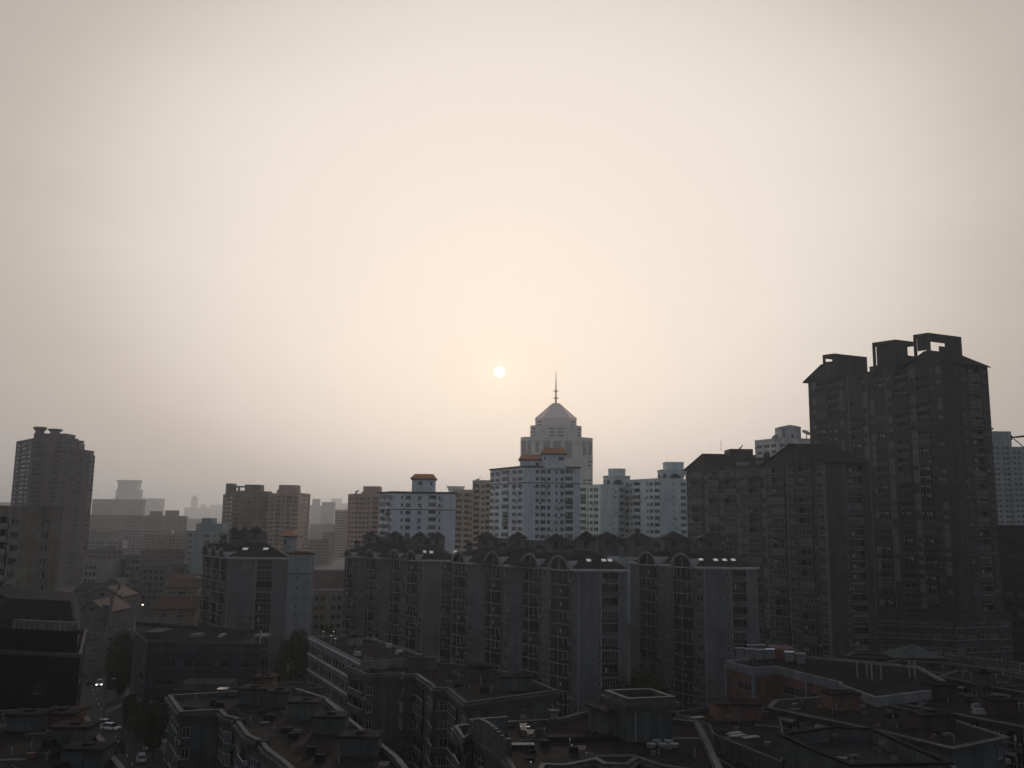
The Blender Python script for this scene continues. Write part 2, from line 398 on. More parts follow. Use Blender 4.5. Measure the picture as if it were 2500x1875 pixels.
def rec_mesh(w, h, var, wallm):          # recessed balcony, bowed front
    k = ('r', w, h, var, wallm.name)
    if k in CACHE: return CACHE[k]
    b = MB(); n = 6
    b.box(0, w, 1.15, 1.2, 0, h, M_GLASS if var != 2 else M_GLASS3)
    for i in range(1, 4): b.box(w * i / 4 - 0.035, w * i / 4 + 0.035, 1.08, 1.15, 0, h, M_FRAMED)
    a = [(w * i / n, -0.55 * math.sin(PI * i / n)) for i in range(n + 1)]
    def slab(z0, z1, m, s=1.0):
        q = [(x, y * s) for x, y in a]
        for (x0, y0), (x1, y1) in zip(q, q[1:]):
            b.poly([(x0, y0, z0), (x1, y1, z0), (x1, y1, z1), (x0, y0, z1)], m)
        b.poly([(x, y, z1) for x, y in q] + [(w, 1.0, z1), (0, 1.0, z1)], m)
        b.poly([(x, y, z0) for x, y in reversed(q)] + [(0, 1.0, z0), (w, 1.0, z0)], m)
    slab(-0.14, 0.0, M_LEDGE)
    if var in (0, 3):
        for (x0, y0), (x1, y1) in zip(a, a[1:]):
            b.poly([(x0, y0 * .95, 0.0), (x1, y1 * .95, 0.0), (x1, y1 * .95, 0.95), (x0, y0 * .95, 0.95)], M_RAIL)
    else:
        m = 16
        for i in range(m + 1):
            x = 0.05 + (w - 0.1) * i / m; y = -0.52 * math.sin(PI * x / w); b.box(x - 0.025, x + 0.025, y - 0.02, y + 0.02, 0, 0.95, M_RAIL)
    for (x0, y0), (x1, y1) in zip(a, a[1:]):
        b.hexa([(x0, y0 - .03, .95), (x1, y1 - .03, .95), (x1, y1 + .04, .95), (x0, y0 + .04, .95), (x0, y0 - .03, 1.02), (x1, y1 - .03, 1.02), (x1, y1 + .04, 1.02), (x0, y0 + .04, 1.02)], M_LEDGE if var != 3 else M_FRAMED)
    if var in (1, 4):
        b.box(0.05, w - 0.05, 0.1, 0.14, 1.05, h - 0.1, M_GLASS)
        for i in range(7): x = 0.05 + (w - 0.1) * i / 6; b.box(x - 0.035, x + 0.035, 0.03, 0.1, 1.03, h - 0.1, M_FRAME)
        b.box(0, w, 0.02, 0.11, h - 0.1, h, M_FRAME)
    if var in (0, 2):
        b.box(w * .2, w * .32, 0.2, 0.24, 0.9, 1.9, M_CLOTH); b.box(w * .4, w * .5, 0.2, 0.24, 1.1, 1.9, M_CLOTH2)
    CACHE[k] = b.mesh('balcony'); return CACHE[k]
def ac_mesh():
    if 'ac' in CACHE: return CACHE['ac']
    b = MB(); b.box(0, 0.85, -0.45, -0.12, 0, 0.6, M_AC)
    b.tube([(0.33, -0.45, 0.3), (0.33, -0.468, 0.3)], 0.22, M_RAIL, 10)
    b.box(0.05, 0.12, -0.42, 0.0, -0.06, 0.0, M_RAIL); b.box(0.73, 0.8, -0.42, 0.0, -0.06, 0.0, M_RAIL)
    CACHE['ac'] = b.mesh('air_conditioner'); return CACHE['ac']

WID = {'.': 0.6, '-': 1.2, '_': 2.5, '=': 6.0, 'w': 1.5, 'W': 2.2, 'n': 0.8, 'b': 3.2, 'r': 4.2, 'c': 3.8, '|': 0.35, 'p': 1.3, 'x': 1.4}
def facade(root, mb, A, B, z0, z1, fh, pat, wallm, nfl=99, top=0.35, far=None, ac=0.0, fr=None, rr=R, skip=0.0, head=2.35):
    """cuts openings for every storey into one wall and sets a window or balcony into each"""
    fr = fr or M_FRAME
    L = (B - A).length; u = (B - A) / L
    tot = sum(WID[c] for c in pat); k = L / tot
    x = 0.0; ops = []; parts = []
    nf = min(nfl, int((z1 - top - z0) / fh))
    pipes = []
    for c in pat:
        w = WID[c] * k
        if c in 'wWnbrcx':
            sill, hd, dep = {'w': (0.95, head, 0.2), 'W': (0.9, head, 0.2), 'n': (1.0, head - 0.1, 0.2), 'x': (0.9, head, 0.3),
                             'b': (0.12, fh - 0.25, 0.95), 'r': (0.12, fh - 0.12, 1.2), 'c': (0.0, fh, 0.0)}[c]
            for f in range(nf):
                if skip and rr.random() < skip: continue
                zb = z1 - top - (f + 1) * fh
                parts.append((c, x, w, zb + sill, hd - sill))
                if c != 'c': ops.append((x, x + w, zb + sill, zb + hd, dep))
        elif c == '|': pipes.append(x + w / 2)
        elif c == 'p':
            for f in range(nf):
                zb = z1 - top - (f + 1) * fh
                if rr.random() < 0.75: parts.append(('p', x, w, zb + 0.1, fh * rr.choice((0.45, 0.9))))
        x += w
    P = lambda xx, z, d=0.0: (A.x + u.x * xx - u.y * d, A.y + u.y * xx + u.x * d, z)
    us = sorted({0.0, L} | {round(o[0], 4) for o in ops} | {round(o[1], 4) for o in ops})
    zs = sorted({z0, z1} | {round(o[2], 4) for o in ops} | {round(o[3], 4) for o in ops})
    if not ops:
        mb.poly([P(0, z0), P(L, z0), P(L, z1), P(0, z1)], wallm)
    else:
        iu = {a: i for i, a in enumerate(us)}; iz = {a: i for i, a in enumerate(zs)}
        hole = set()
        for o in ops:
            for i in range(iu[round(o[0], 4)], iu[round(o[1], 4)]):
                for j in range(iz[round(o[2], 4)], iz[round(o[3], 4)]): hole.add((i, j))
        for i in range(len(us) - 1):
            j = 0
            while j < len(zs) - 1:
                if (i, j) in hole: j += 1; continue
                j2 = j
                while j2 < len(zs) - 1 and (i, j2) not in hole: j2 += 1
                mb.poly([P(us[i], zs[j]), P(us[i + 1], zs[j]), P(us[i + 1], zs[j2]), P(us[i], zs[j2])], wallm)
                j = j2
        for a, b, c, d, dep in ops:
            mb.poly([P(a, c), P(b, c), P(b, c, dep), P(a, c, dep)], wallm)
            mb.poly([P(a, d, dep), P(b, d, dep), P(b, d), P(a, d)], wallm)
            mb.poly([P(a, c), P(a, c, dep), P(a, d, dep), P(a, d)], wallm)
            mb.poly([P(b, c, dep), P(b, c), P(b, d), P(b, d, dep)], wallm)
    for c, xx, w, z, h in parts:
        if far is not None:
            q = rr.random(); g = M_GLASS if q < 0.7 else (M_GLASS3 if q < 0.85 else M_GLASS2)
            if c == 'p': continue
            dep = 0.19 if c != 'b' else 0.5
            far.poly([P(xx, z, dep), P(xx + w, z, dep), P(xx + w, z + h, dep), P(xx, z + h, dep)], g)
            if c == 'b':
                o = A + u * xx
                far.obox(o, u, -0.1, w + 0.1, -0.5, 0.1, z - 0.1, z + 0.95, wallm)
            continue
        o = A + u * xx
        if c == 'c':
            me = bay_mesh(round(w, 1), round(h, 2), rr.randrange(5), wallm)
            inst(me, 'bay_window', root, fmat(o, u, z, w / round(w, 1)))
        elif c == 'r':
            me = rec_mesh(round(w, 1), round(h, 2), rr.randrange(5), wallm)
            inst(me, 'balcony', root, fmat(o, u, z, w / round(w, 1)))
        elif c == 'b':
            me = balc_mesh(round(w, 1), round(h, 2), rr.choice((0, 0, 1, 1, 2, 3, 4)), wallm, fr)
            inst(me, 'balcony', root, fmat(o, u, z, w / round(w, 1)))
        elif c == 'p':
            k2 = ('p', round(w, 1), round(h, 1), wallm.name)
            if k2 not in CACHE:
                b = MB(); b.box(0, round(w, 1), -0.05, 0.0, 0, round(h, 1), M_PALEPANEL); CACHE[k2] = b.mesh('panel')
            inst(CACHE[k2], 'panel', root, fmat(o, u, z, w / round(w, 1)))
        else:
            me = win_mesh(max(0.4, round(w, 1)), round(h, 2), rr.randrange(5), fr)
            inst(me, 'window', root, fmat(o, u, z, w / max(0.4, round(w, 1))))
            if rr.random() < ac:
                inst(ac_mesh(), 'air_conditioner', root, fmat(o + u * (w + 0.1 if rr.random() < .5 else -0.95), u, z - rr.choice((0.0, 0.75)), 1))
    for xx in pipes:
        b = MB(); q = P(xx, 0, -0.12)
        b.tube([(q[0], q[1], max(z0, z1 - nf * fh - 2)), (q[0], q[1], z1 - 0.2)], 0.075, M_FRAME, 5)
        b.build('drainpipe', root)
M_PALEPANEL = mat('pale_panel', (0.22, 0.225, 0.23), var=0.2, scale=0.7, streak=0.3)

def block(root, poly, z0, z1, fh, faces, wallm, far=False, roofm=None, parapet=0.6, name='wall', ac=0.0, fr=None, nfl=99, top=0.5, skip=0.0, rname='roof', trim=None):
    """storeyed body: polygon (ccw), faces = {edge index: pattern}"""
    mb = MB(wallm); fm = MB() if far else None
    n = len(poly)
    for i in range(n):
        A, B = poly[i], poly[(i + 1) % n]
        pat = faces.get(i, '=')
        facade(root, mb, A, B, z0, z1, fh, pat, wallm, nfl=nfl, far=fm, ac=ac, fr=fr, top=top, skip=skip)
    w = mb.build(name, root)
    if far and fm.f: fm.build('window', root, kind='stuff')
    rb = MB()
    rb.poly([(a.x, a.y, z1 - 0.02) for a in poly], roofm or M_ROOFG)
    if parapet:
        ring(rb, poly, 0.06, -0.22, z1 - 0.25, z1 + parapet, trim or wallm)
    rb.build(rname, root)
    return w

def pix(pts, z=None):
    """photo corner -> ground plan point: (px, py, Y) at a distance or (px, py) at roof height z"""
    return [v2(W(*p)) if len(p) == 3 else v2(H(p[0], p[1], z)) for p in pts]
def para(A, B, C): return [A, B, C, A + C - B]
def base(poly):
    c = sum(poly, Vector((0, 0))) / len(poly); return (c.x, c.y, 0)

# ------------------------------------------------------------------ setting: ground, road, haze, sun
g = MB(); g.box(-4600, 4600, -250, 9300, -0.6, 0.0, M_GROUND); tag(g.build('ground'), None, None, kind='structure')
ROAD = [(-52, 132), (-62, 160), (-80, 190), (-104, 232), (-140, 300), (-178, 380), (-225, 480)]
def strip(name, off0, off1, z, m, z0=None):
    b = MB(); L = []
    for i, p in enumerate(ROAD):
        a = Vector(ROAD[max(i - 1, 0)]); c = Vector(ROAD[min(i + 1, len(ROAD) - 1)]); d = (c - a).normalized(); n = Vector((d.y, -d.x))
        L.append((Vector(p) + n * off0, Vector(p) + n * off1))
    for (a, c), (e, f) in zip(L, L[1:]):
        b.hexa([(a.x, a.y, z0), (c.x, c.y, z0), (f.x, f.y, z0), (e.x, e.y, z0), (a.x, a.y, z), (c.x, c.y, z), (f.x, f.y, z), (e.x, e.y, z)], m)
    return tag(b.build(name), None, None, kind='structure')
strip('road', -6.2, 6.2, 0.012, M_ASPH, 0.0)
strip('pavement', 6.25, 9.5, 0.14, M_PAVE, 0.0); strip('pavement', -9.5, -6.25, 0.14, M_PAVE, 0.0)
mk = MB()
for i in range(len(ROAD) - 1):
    a, c = Vector(ROAD[i]), Vector(ROAD[i + 1]); L = (c - a).length; d = (c - a) / L
    t = 1.0
    while t < L - 2.5:
        mk.obox(a + d * t, Vector((d.x, d.y)), 0, 2.2, -0.07, 0.07, 0.013, 0.018, M_TRIM); t += 6
tag(mk.build('road_marking'), None, None, kind='stuff')
hz = MB(); HAZ = bpy.data.materials.new('haze_air'); HAZ.use_nodes = True
_t = HAZ.node_tree; _t.nodes.clear(); _o = N('ShaderNodeOutputMaterial', _t); _v = N('ShaderNodeVolumePrincipled', _t)
_v.inputs['Density'].default_value = HAZE_DENSITY; _v.inputs['Anisotropy'].default_value = HAZE_ANISO; _v.inputs['Color'].default_value = (*HAZE_COL, 1)
_t.links.new(_v.outputs[0], _o.inputs['Volume'])
hz.box(-4620, 4620, -270, 9320, -1.7, 200, HAZ); tag(hz.build('haze'), None, None, kind='stuff')
# the sun's disc
SD = 9000.0
bm_ = MB(); sunm = bpy.data.materials.new('sun_glow'); sunm.use_nodes = True
_p = sunm.node_tree.nodes['Principled BSDF']; _p.inputs['Base Color'].default_value = (0, 0, 0, 1)
_p.inputs['Emission Color'].default_value = (1, 0.93, 0.82, 1); _p.inputs['Emission Strength'].default_value = 3.0
sunm.cycles.emission_sampling = 'NONE'
rs = SD * 12.6 / F
for i in range(12):
    for j in range(24):
        def sp(a, b): return (rs * math.sin(PI * a / 12) * math.cos(2 * PI * b / 24), rs * math.sin(PI * a / 12) * math.sin(2 * PI * b / 24), rs * math.cos(PI * a / 12))
        bm_.poly([sp(i, j), sp(i + 1, j), sp(i + 1, (j + 1) % 24), sp(i, (j + 1) % 24)], sunm)
so_ = bm_.build('sun'); so_.location = EYE + SUN_DIR * SD
for p in so_.data.polygons: p.use_smooth = True
tag(so_, 'round white sun disc hanging in the hazy sky left of the spire', 'sun', kind='structure')

# ------------------------------------------------------------------ far skyline (joined small windows)
def far_tower(label, pts, py, fh, pats, wallm, ref=0, group=None, depth=18, extra=None, cat='building', name='tower_block', z0=0.0, parapet=0.8, top=1.0, pend=True):
    """pts: visible top corners left to right (px, Y); py: roof line at corner ref"""
    zt = W(pts[ref][0], py, pts[ref][1]).z
    P = [v2(W(px, py, Y)) for px, Y in pts]
    if len(P) == 2: u = (P[1] - P[0]).normalized(); n = Vector((-u.y, u.x)); poly = [P[0], P[1], P[1] + n * depth, P[0] + n * depth]
    elif len(P) == 3: poly = para(*P)
    else: poly = P + [P[-1] + Vector((0, depth)), P[0] + Vector((0, depth))]
    root = thing(name, label, cat, base(poly), group)
    block(root, poly, z0, zt, fh, dict(enumerate(pats)), wallm, far=True, parapet=parapet, top=top)
    if extra: extra(root, zt)
    return root, poly, zt
def top_box(root, pxl, pxr, py, Y, zt, wallm, depth=9, name='penthouse', cap=None, capd=0.8, win=None, z0=None):
    a, b = v2(W(pxl, py, Y)), v2(W(pxr, py, Y)); z1 = W((pxl + pxr) / 2, py, Y).z
    u = (b - a).normalized(); n = Vector((-u.y, u.x))
    poly = [a, b, b + n * depth, a + n * depth]
    mb = MB(wallm); mb.prism(poly, (zt if z0 is None else z0) - 0.3, z1, wallm)
    o = mb.build(name, root)
    if cap:
        c = MB(); q = offset(poly, capd); c.prism(q, z1 - 0.7, z1 + 0.1, cap); c.build('roof_slab', o)
    return o, poly, z1
AUTO = lambda n, s='.w': s * n + '.'

# flared-crown tower and its neighbours, far left
def ex(root, zt):
    top_box(root, 283, 342, 1195, 3000, zt, M_STONE, 24)
    o, p, z = top_box(root, 288, 338, 1181, 3002, zt, M_STONE, 22, z0=zt + 2)
    c = MB(); c.frustum(offset(p, 0.2), z, offset(p, 3.4), W(312, 1172, 3002).z, M_STONE); c.build('flared_crown', root)
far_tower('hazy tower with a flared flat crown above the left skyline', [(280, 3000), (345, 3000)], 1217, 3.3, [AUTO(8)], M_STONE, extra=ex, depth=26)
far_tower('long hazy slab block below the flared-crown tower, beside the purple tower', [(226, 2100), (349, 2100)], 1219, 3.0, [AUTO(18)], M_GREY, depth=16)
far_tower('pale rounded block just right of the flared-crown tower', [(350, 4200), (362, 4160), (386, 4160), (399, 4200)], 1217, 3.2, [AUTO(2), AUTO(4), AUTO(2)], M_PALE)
def ex(root, zt):
    top_box(root, 366, 392, 1248, 1250, zt, M_BROWN, 8); top_box(root, 403, 433, 1246, 1246, zt, M_BROWN, 8)
far_tower('broad dark hazy block with two roof boxes, left of the teal tower', [(216, 1300), (300, 1250), (458, 1240)], 1259, 3.0, [AUTO(10), AUTO(5) + '_' + AUTO(5) + '_' + AUTO(6)], M_GREY, ref=1, extra=ex)
def ex(root, zt):
    o, p, z = top_box(root, 467, 482, 1216, 6500, zt, M_STONE, 14)
    c = sum(p, Vector((0, 0))) / 4; f = MB(); f.frustum(p, z, [c + (q - c) * 0.05 for q in p], W(474, 1208, 6500).z, M_STONE); f.build('pointed_roof', root)
    top_box(root, 490, 503, 1232, 6505, zt, M_STONE, 14)
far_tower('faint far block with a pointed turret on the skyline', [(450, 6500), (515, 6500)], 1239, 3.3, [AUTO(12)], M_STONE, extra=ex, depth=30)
far_tower('faint far block between the pointed turret and the pink complex', [(512, 7000), (556, 7000)], 1233, 3.3, [AUTO(9)], M_STONE, depth=30)
far_tower('small hazy block at the left picture edge behind the purple tower', [(-30, 3000), (23, 3000)], 1226, 3.1, [AUTO(10)], M_GREY)
far_tower('pale far tower with a stepped top between the two pink towers', [(757, 3000), (790, 3000)], 1234, 3.1, [AUTO(7)], M_PALE, extra=lambda r, z: top_box(r, 763, 781, 1218, 3002, z, M_PALE, 10), depth=20)
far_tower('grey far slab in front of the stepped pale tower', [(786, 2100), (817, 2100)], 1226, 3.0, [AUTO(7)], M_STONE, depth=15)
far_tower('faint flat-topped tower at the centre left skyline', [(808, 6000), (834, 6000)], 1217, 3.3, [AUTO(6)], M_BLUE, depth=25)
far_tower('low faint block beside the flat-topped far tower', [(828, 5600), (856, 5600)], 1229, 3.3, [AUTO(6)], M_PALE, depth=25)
far_tower('hazy brown slab tucked left of the pink square tower', [(819, 1000), (860, 1000)], 1246, 3.0, [AUTO(9)], M_PINK, depth=14)
def ex(root, zt):
    o, p, z = top_box(root, 1095, 1129, 1196, 1100, zt, M_WHITE, 12)
    c = MB(); c.frustum(offset(p, 0), z - 0.5, offset(p, 2.6), W(1112, 1187, 1100).z, M_WHITE); c.build('flared_crown', root)
far_tower('white tower with a flat flared cap between the blue block and the sandy tower', [(1089, 1110), (1140, 1110)], 1224, 3.1, [AUTO(6)], M_WHITE, extra=ex)

# lower city between the towers, each block its own thing
for lab, px, Y, wid, top, wm, rm, hut in (
    ('long low grey roofline across the foot of the broad hazy block', 332, 505, 50, 15.5, 'grey_concrete', 'tar_roof', 0),
    ('small grey block with a roof hut above the long low grey roofline', 262, 640, 26, 19, 'grey_concrete', 'tar_roof', 1),
    ('pale low block between the mauve tower and the dark blocky building', 254, 770, 34, 21, 'pale_grey_paint', 'tar_roof', 1),
    ('sandy low block under the left end of the broad hazy block', 282, 1120, 58, 26, 'beige_render', 'bitumen_roof', 1),
    ('grey low block touching the mauve tower right side', 240, 930, 44, 25, 'grey_concrete', 'tar_roof', 1),
    ('brown low block under the right end of the broad hazy block', 428, 880, 62, 24, 'brown_and_shaded_tile', 'bitumen_roof', 0),
    ('pale low block under the middle of the broad hazy block', 352, 960, 58, 27, 'pale_grey_paint', 'tar_roof', 1),
    ('long dark low block with a flat roof left of the bluish grey block', 408, 690, 40, 17, 'weathered_render', 'tar_roof', 0),
    ('faint pale low block right of the broad hazy block', 470, 2650, 60, 27, 'pale_grey_paint', 'tar_roof', 1),
    ('low grey block with a red brown roof above the brown hall', 772, 835, 26, 22, 'grey_concrete', 'red_brown_tile', 0),
    ('pale low block with a roof hut between the two pink towers', 792, 1500, 48, 29, 'pale_grey_paint', 'tar_roof', 1),
    ('brown low block at the foot of the pink square tower', 826, 1050, 36, 25, 'brown_and_shaded_tile', 'bitumen_roof', 1)):
    c = v2(W(px, 1260, Y)); t = R.uniform(-.25, .25); u = Vector((math.cos(t), math.sin(t))); n = Vector((-u.y, u.x)); wm = MATS[wm]
    poly = [c - u * wid / 2, c + u * wid / 2, c + u * wid / 2 + n * 15, c - u * wid / 2 + n * 15]
    r = thing('low_block', lab, 'building', base(poly), 'low hazy blocks between the towers')
    block(r, poly, 0, top, 3.0, {0: AUTO(max(4, int(wid / 3.5)))}, wm, far=True, parapet=.5, roofm=MATS[rm])
    if hut:
        a = c + u * R.uniform(-wid / 3, wid / 4) + n * 4; b = MB(); b.obox(a, u, 0, 5, 0, 4, top - .1, top + 3, wm); b.build('penthouse', r)

# pink complex; its left wing's shadow is put into a brown colour
def ex(root, zt):
    Y = 640; X = lambda px, py, dY=0: v2(W(px, py, Y + dY))
    b = MB(M_BROWN)
    zt1 = W(556, 1180, Y).z
    def bx(pl, pr, t, bo, y0, y1, m):
        a, c = X(pl, t, y0), X(pr, t, y0); u = (c - a).normalized()
        b.obox(a, u, 0, (c - a).length, 0, y1 - y0, bo, W(pl, t, Y).z, m)
    bx(552, 569, 1180, zt - .5, 0.2, 9, M_BROWN)
    bx(569.2, 598, 1186, W(580, 1190, Y).z, 0.2, 4, M_BROWN); bx(569.2, 598, 1197.5, zt - .5, 0.3, 5, M_BROWN); bx(581, 584, 1190, zt, 0.5, 3, M_BROWN)
    b.build('roof_gate', root)
    top_box(root, 598, 634, 1183, 640.3, zt, M_BROWN, 12); top_box(root, 634.5, 654, 1199, 641, zt, M_BROWN, 12)
far_tower('high-rise wing in shadow-brown colour with a gate-like roof frame left of the pink wing', [(545, 668), (570, 640), (656, 640)], 1208, 2.95, ['.w.w.b.', '.b._.w.b.w._w.b.'], M_BROWN, ref=1, extra=ex)
def ex(root, zt):
    top_box(root, 681, 724, 1184, 622, zt, M_PINK, 12); top_box(root, 676, 727, 1196, 623, zt, M_PINK, 9)
far_tower('pink high-rise wing with a roof turret, left of the far pale towers', [(656, 634), (729, 610), (758, 640)], 1206, 2.95, ['.wx.b.w.b.wx', '.w.x.b.'], M_PINK, ref=1, extra=ex)
def ex(root, zt):
    o, p, z = top_box(root, 887, 926, 1187, 562, zt, M_PINK, 12); top_box(root, 882, 930, 1201, 563, zt, M_PINK, 10)
    d = MB(); q = W(869, 1205, 560); d.tube([q - Vector((0, 0, 1)), q + Vector((0, 0, 1)), q + Vector((2.0, 0, 2.2))], [.2, .9, .2], M_GREY); d.build('roof_dish', root)
far_tower('pink square tower with a roof turret left of the blue block', [(850, 575), (866, 556), (936, 556)], 1208, 2.95, ['.w.w', '.w.w.x.w.-b.w.'], M_PINK, ref=1, extra=ex)
far_tower('sandy low wing stepping down left of the sandy tower', [(1106, 470), (1131, 462), (1156, 462)], 1199, 2.95, ['.b.', '.b.w'], M_BEIGE2, ref=1)
def ex(root, zt):
    d = MB(); q = W(1165, 1176, 455); d.tube([q - Vector((0, 0, .5)), q + Vector((0, 0, .8)), q + Vector((1.2, .3, 1.6))], [.15, .9, .2], M_PALE); d.tube([q + Vector((2, 0, -.5)), q + Vector((2, 0, 3))], .08, M_GREY); d.build('roof_dish', root)
far_tower('sandy tower with dark balconies left of the large blue block', [(1154, 452), (1176, 448), (1204, 448)], 1176, 2.95, ['.b-', 'w.b.'], M_BEIGE2, ref=1, extra=ex)

# ------------------------------------------------------------------ spire tower
def spire_tower():
    Y = 860
    zt = W(1360, 1069, Y).z
    P = lambda px, dy=0: v2(W(px, 1069, Y + dy))
    ground = [P(1272, 8), P(1300, 0), P(1420, 0), P(1447, 8)]
    poly = ground + [ground[3] + Vector((0, 42)), ground[0] + Vector((0, 42))]
    r = thing('spire_tower', 'tall grey stone tower with a pyramid roof and a spire', 'building', base(poly))
    block(r, poly, 0, zt, 3.6, {0: '.W.W.', 1: '._=_.WW._=_.', 2: '.W.W.'}, M_STONE, far=True, parapet=1.0, top=2.5, skip=0.6)
    def tier(pl, pr, py, dy, cut, z0, m, dep, nm, pat):
        z1 = W(1358, py, Y + dy).z
        a, b = v2(W(pl, py, Y + dy)), v2(W(pr, py, Y + dy)); c = cut
        q = [Vector((a.x, a.y + c)), Vector((a.x + c, a.y)), Vector((b.x - c, b.y)), Vector((b.x, b.y + c)), Vector((b.x, b.y + dep - c)), Vector((b.x - c, b.y + dep)), Vector((a.x + c, a.y + dep)), Vector((a.x, a.y + dep - c))]
        block(r, q, z0 - .5, z1, 3.2, {1: pat, 0: '.w.', 2: '.w.'}, m, far=True, parapet=0.7, name=nm, top=1.2)
        return q, z1
    for i, f0, f1, za, zb in ((0, .1, .45, 3, 16), (0, .6, .9, 3, 16), (1, .06, .14, 3, 14), (1, .22, .36, 3, 20), (1, .42, .58, 3, 12), (1, .66, .8, 3, 20), (2, .1, .42, 3, 16), (2, .58, .9, 3, 16)):
        A, B = poly[i], poly[i + 1]; L = (B - A).length; u = (B - A) / L; g = MB(); g.obox(A, u, L * f0, L * f1, -.12, .05, zt - zb, zt - za, M_GGLASS); o = g.build('glass_bay', r)
        k = max(2, int(L * (f1 - f0) / 1.6))
        for q in range(k + 1):
            x = L * (f0 + (f1 - f0) * q / k); g = MB(); g.obox(A, u, x - .14, x + .14, -.3, -.11, zt - zb, zt - za, M_STONE); g.build('mullion', o)
    for i in (0, 1, 2):
        A, B = poly[i], poly[i + 1]; L = (B - A).length; u = (B - A) / L
        for zz in (20.6, 2.2):
            g = MB(); g.obox(A, u, 0, L, -.5, .03, zt - zz, zt - zz + .7, M_STONE); g.build('string_course', r)
    q, z = tier(1296, 1421, 1040, 5, 6, zt, M_STONE, 32, 'upper_tier', '._w.w_.')
    q, z = tier(1308, 1409, 1022, 7, 7.5, z, M_PYR, 26, 'crown_tier', '=')
    c = sum(q, Vector((0, 0))) / 8; z2 = W(1358, 985, Y + 20).z
    m = MB(); m.frustum(offset(q, .5), z + .7, [c + (p - c) * 0.16 for p in q], z2, M_PYR)
    o = m.build('pyramid_roof', r)
    for i in range(4):
        a, b = (offset(q, .52)[i] + offset(q, .52)[(i + 1) % 8]) / 2, c + ((q[i] + q[(i + 1) % 8]) / 2 - c) * .16; e = MB(); e.tube([(a.x, a.y, z + .75), (b.x, b.y, z2 + .05)], .14, M_PYR, 4); e.build('roof_rib', o)
    for i in (0, 1, 2, 3):
        e = MB(); a = offset(q, .5)[i]; b = c + (q[i] - c) * 0.16; e.tube([(a.x, a.y, z + .75), (b.x, b.y, z2 + .05)], 0.22, M_GOLD, 5); e.build('hip_ridge', o)
    z3 = W(1358, 906, c.y).z
    s = MB(); s.tube([(c.x, c.y, z2 - .5), (c.x, c.y, z2 + (z3 - z2) * .5), (c.x, c.y, z3)], [1.0, 0.6, 0.2], M_GOLD, 8); s = s.build('spire', r)
    for py, rad in ((972, 2.8), (955, 2.5)):
        k = MB(); zz = W(1358, py, c.y).z
        k.tube([(c.x, c.y, zz - .9), (c.x, c.y, zz), (c.x, c.y, zz + .25)], [.5, rad, rad], M_GOLD, 14)
        for i in range(8):
            t = 2 * PI * i / 8; k.tube([(c.x + rad * .95 * math.cos(t), c.y + rad * .95 * math.sin(t), zz), (c.x + rad * 1.05 * math.cos(t), c.y + rad * 1.05 * math.sin(t), zz + .9)], .12, M_GOLD, 4)
        k.build('spire_ring', s)
spire_tower()

# ------------------------------------------------------------------ blue blocks with orange penthouse roofs
def tile_house(root, pxl, pxr, py_e, Y, zt, depth, rise, wallm, wpat='.w._x.', nm='penthouse'):
    a, b = v2(W(pxl, py_e, Y)), v2(W(pxr, py_e, Y)); z1 = W((pxl + pxr) / 2, py_e, Y).z
    u = (b - a).normalized(); n = Vector((-u.y, u.x)); poly = [a, b, b + n * depth, a + n * depth]
    block(root, poly, zt - .4, z1, 3.0, {0: wpat, 3: '.w.'}, wallm, far=True, parapet=0, name=nm, top=0.5)
    m = MB(); ring(m, poly, 0.55, -0.1, z1 - 0.35, z1 + 0.15, M_DARK); m.build('eave', root)
    q = offset(poly, 0.7); c = sum(q, Vector((0, 0))) / 4
    t = [c + (p - c) * 0.0 + u * ((p - c).dot(u)) * 0.72 + n * ((p - c).dot(n)) * 0.25 for p in q]
    m = MB(); m.frustum(q, z1 + 0.15, t, z1 + 0.15 + rise, M_ORANGE); m.build('tiled_roof', root)
def bands(root, poly, edges, zs, m, h=0.35, d=0.18):
    for z in zs:
        b = MB()
        for i in edges:
            A, B = poly[i], poly[(i + 1) % len(poly)]; u = (B - A).normalized(); b.obox(A, u, 0.0, (B - A).length, -d, 0.05, z, z + h, m)
        b.build('string_course', root)
def blue_tall():
    P = pix([(1197, 1153, 392), (1279, 1140, 362), (1416, 1143, 366)]); zt = W(1279, 1140, 362).z
    poly = para(*P); r = thing('apartment_block', 'large pale blue apartment block with two orange-roofed penthouses', 'building', base(poly), 'blue blocks with orange roofs')
    block(r, poly, 0, zt, 2.9, {0: 'wn.wn.-b-.wn.wn.', 1: '__w.W.w.-|n-w.b._'}, M_BLUE, ac=0.35, nfl=16, parapet=.35, top=0.5, trim=M_RAIL)
    m = MB(); ring(m, poly, .45, -.3, zt + .1, zt + .55, M_RED); m.build('eave', r)
    bands(r, poly, (0, 1), (zt - 6.5,), M_DARK2)
    tile_house(r, 1270, 1322, 1122, 364, zt, 8, 2.2, M_BLUE, '.._n.')
    tile_house(r, 1324, 1380, 1108, 363, zt, 8, 2.6, M_BLUE, '.n.__W.')
blue_tall()
def blue_wide():
    P = pix([(927, 1207, 366), (959, 1203, 350), (1113, 1204, 352)]); zt = W(959, 1203, 350).z
    poly = para(*P); r = thing('apartment_block', 'wide pale blue apartment block with one orange-roofed penthouse', 'building', base(poly), 'blue blocks with orange roofs')
    block(r, poly, 0, zt, 2.9, {0: '.b.b.n', 1: '_-n..W._nn_.b..n=.'}, M_BLUE, ac=0.3, nfl=12, parapet=.35, top=0.5, trim=M_RAIL)
    m = MB(); ring(m, poly, .45, -.3, zt + .1, zt + .6, M_RED); m.build('eave', r)
    bands(r, poly, (0, 1), (zt - 6.6,), M_DARK2)
    tile_house(r, 1006, 1060, 1169, 354, zt, 8, 1.9, M_BLUE, '_w._n.')
blue_wide()
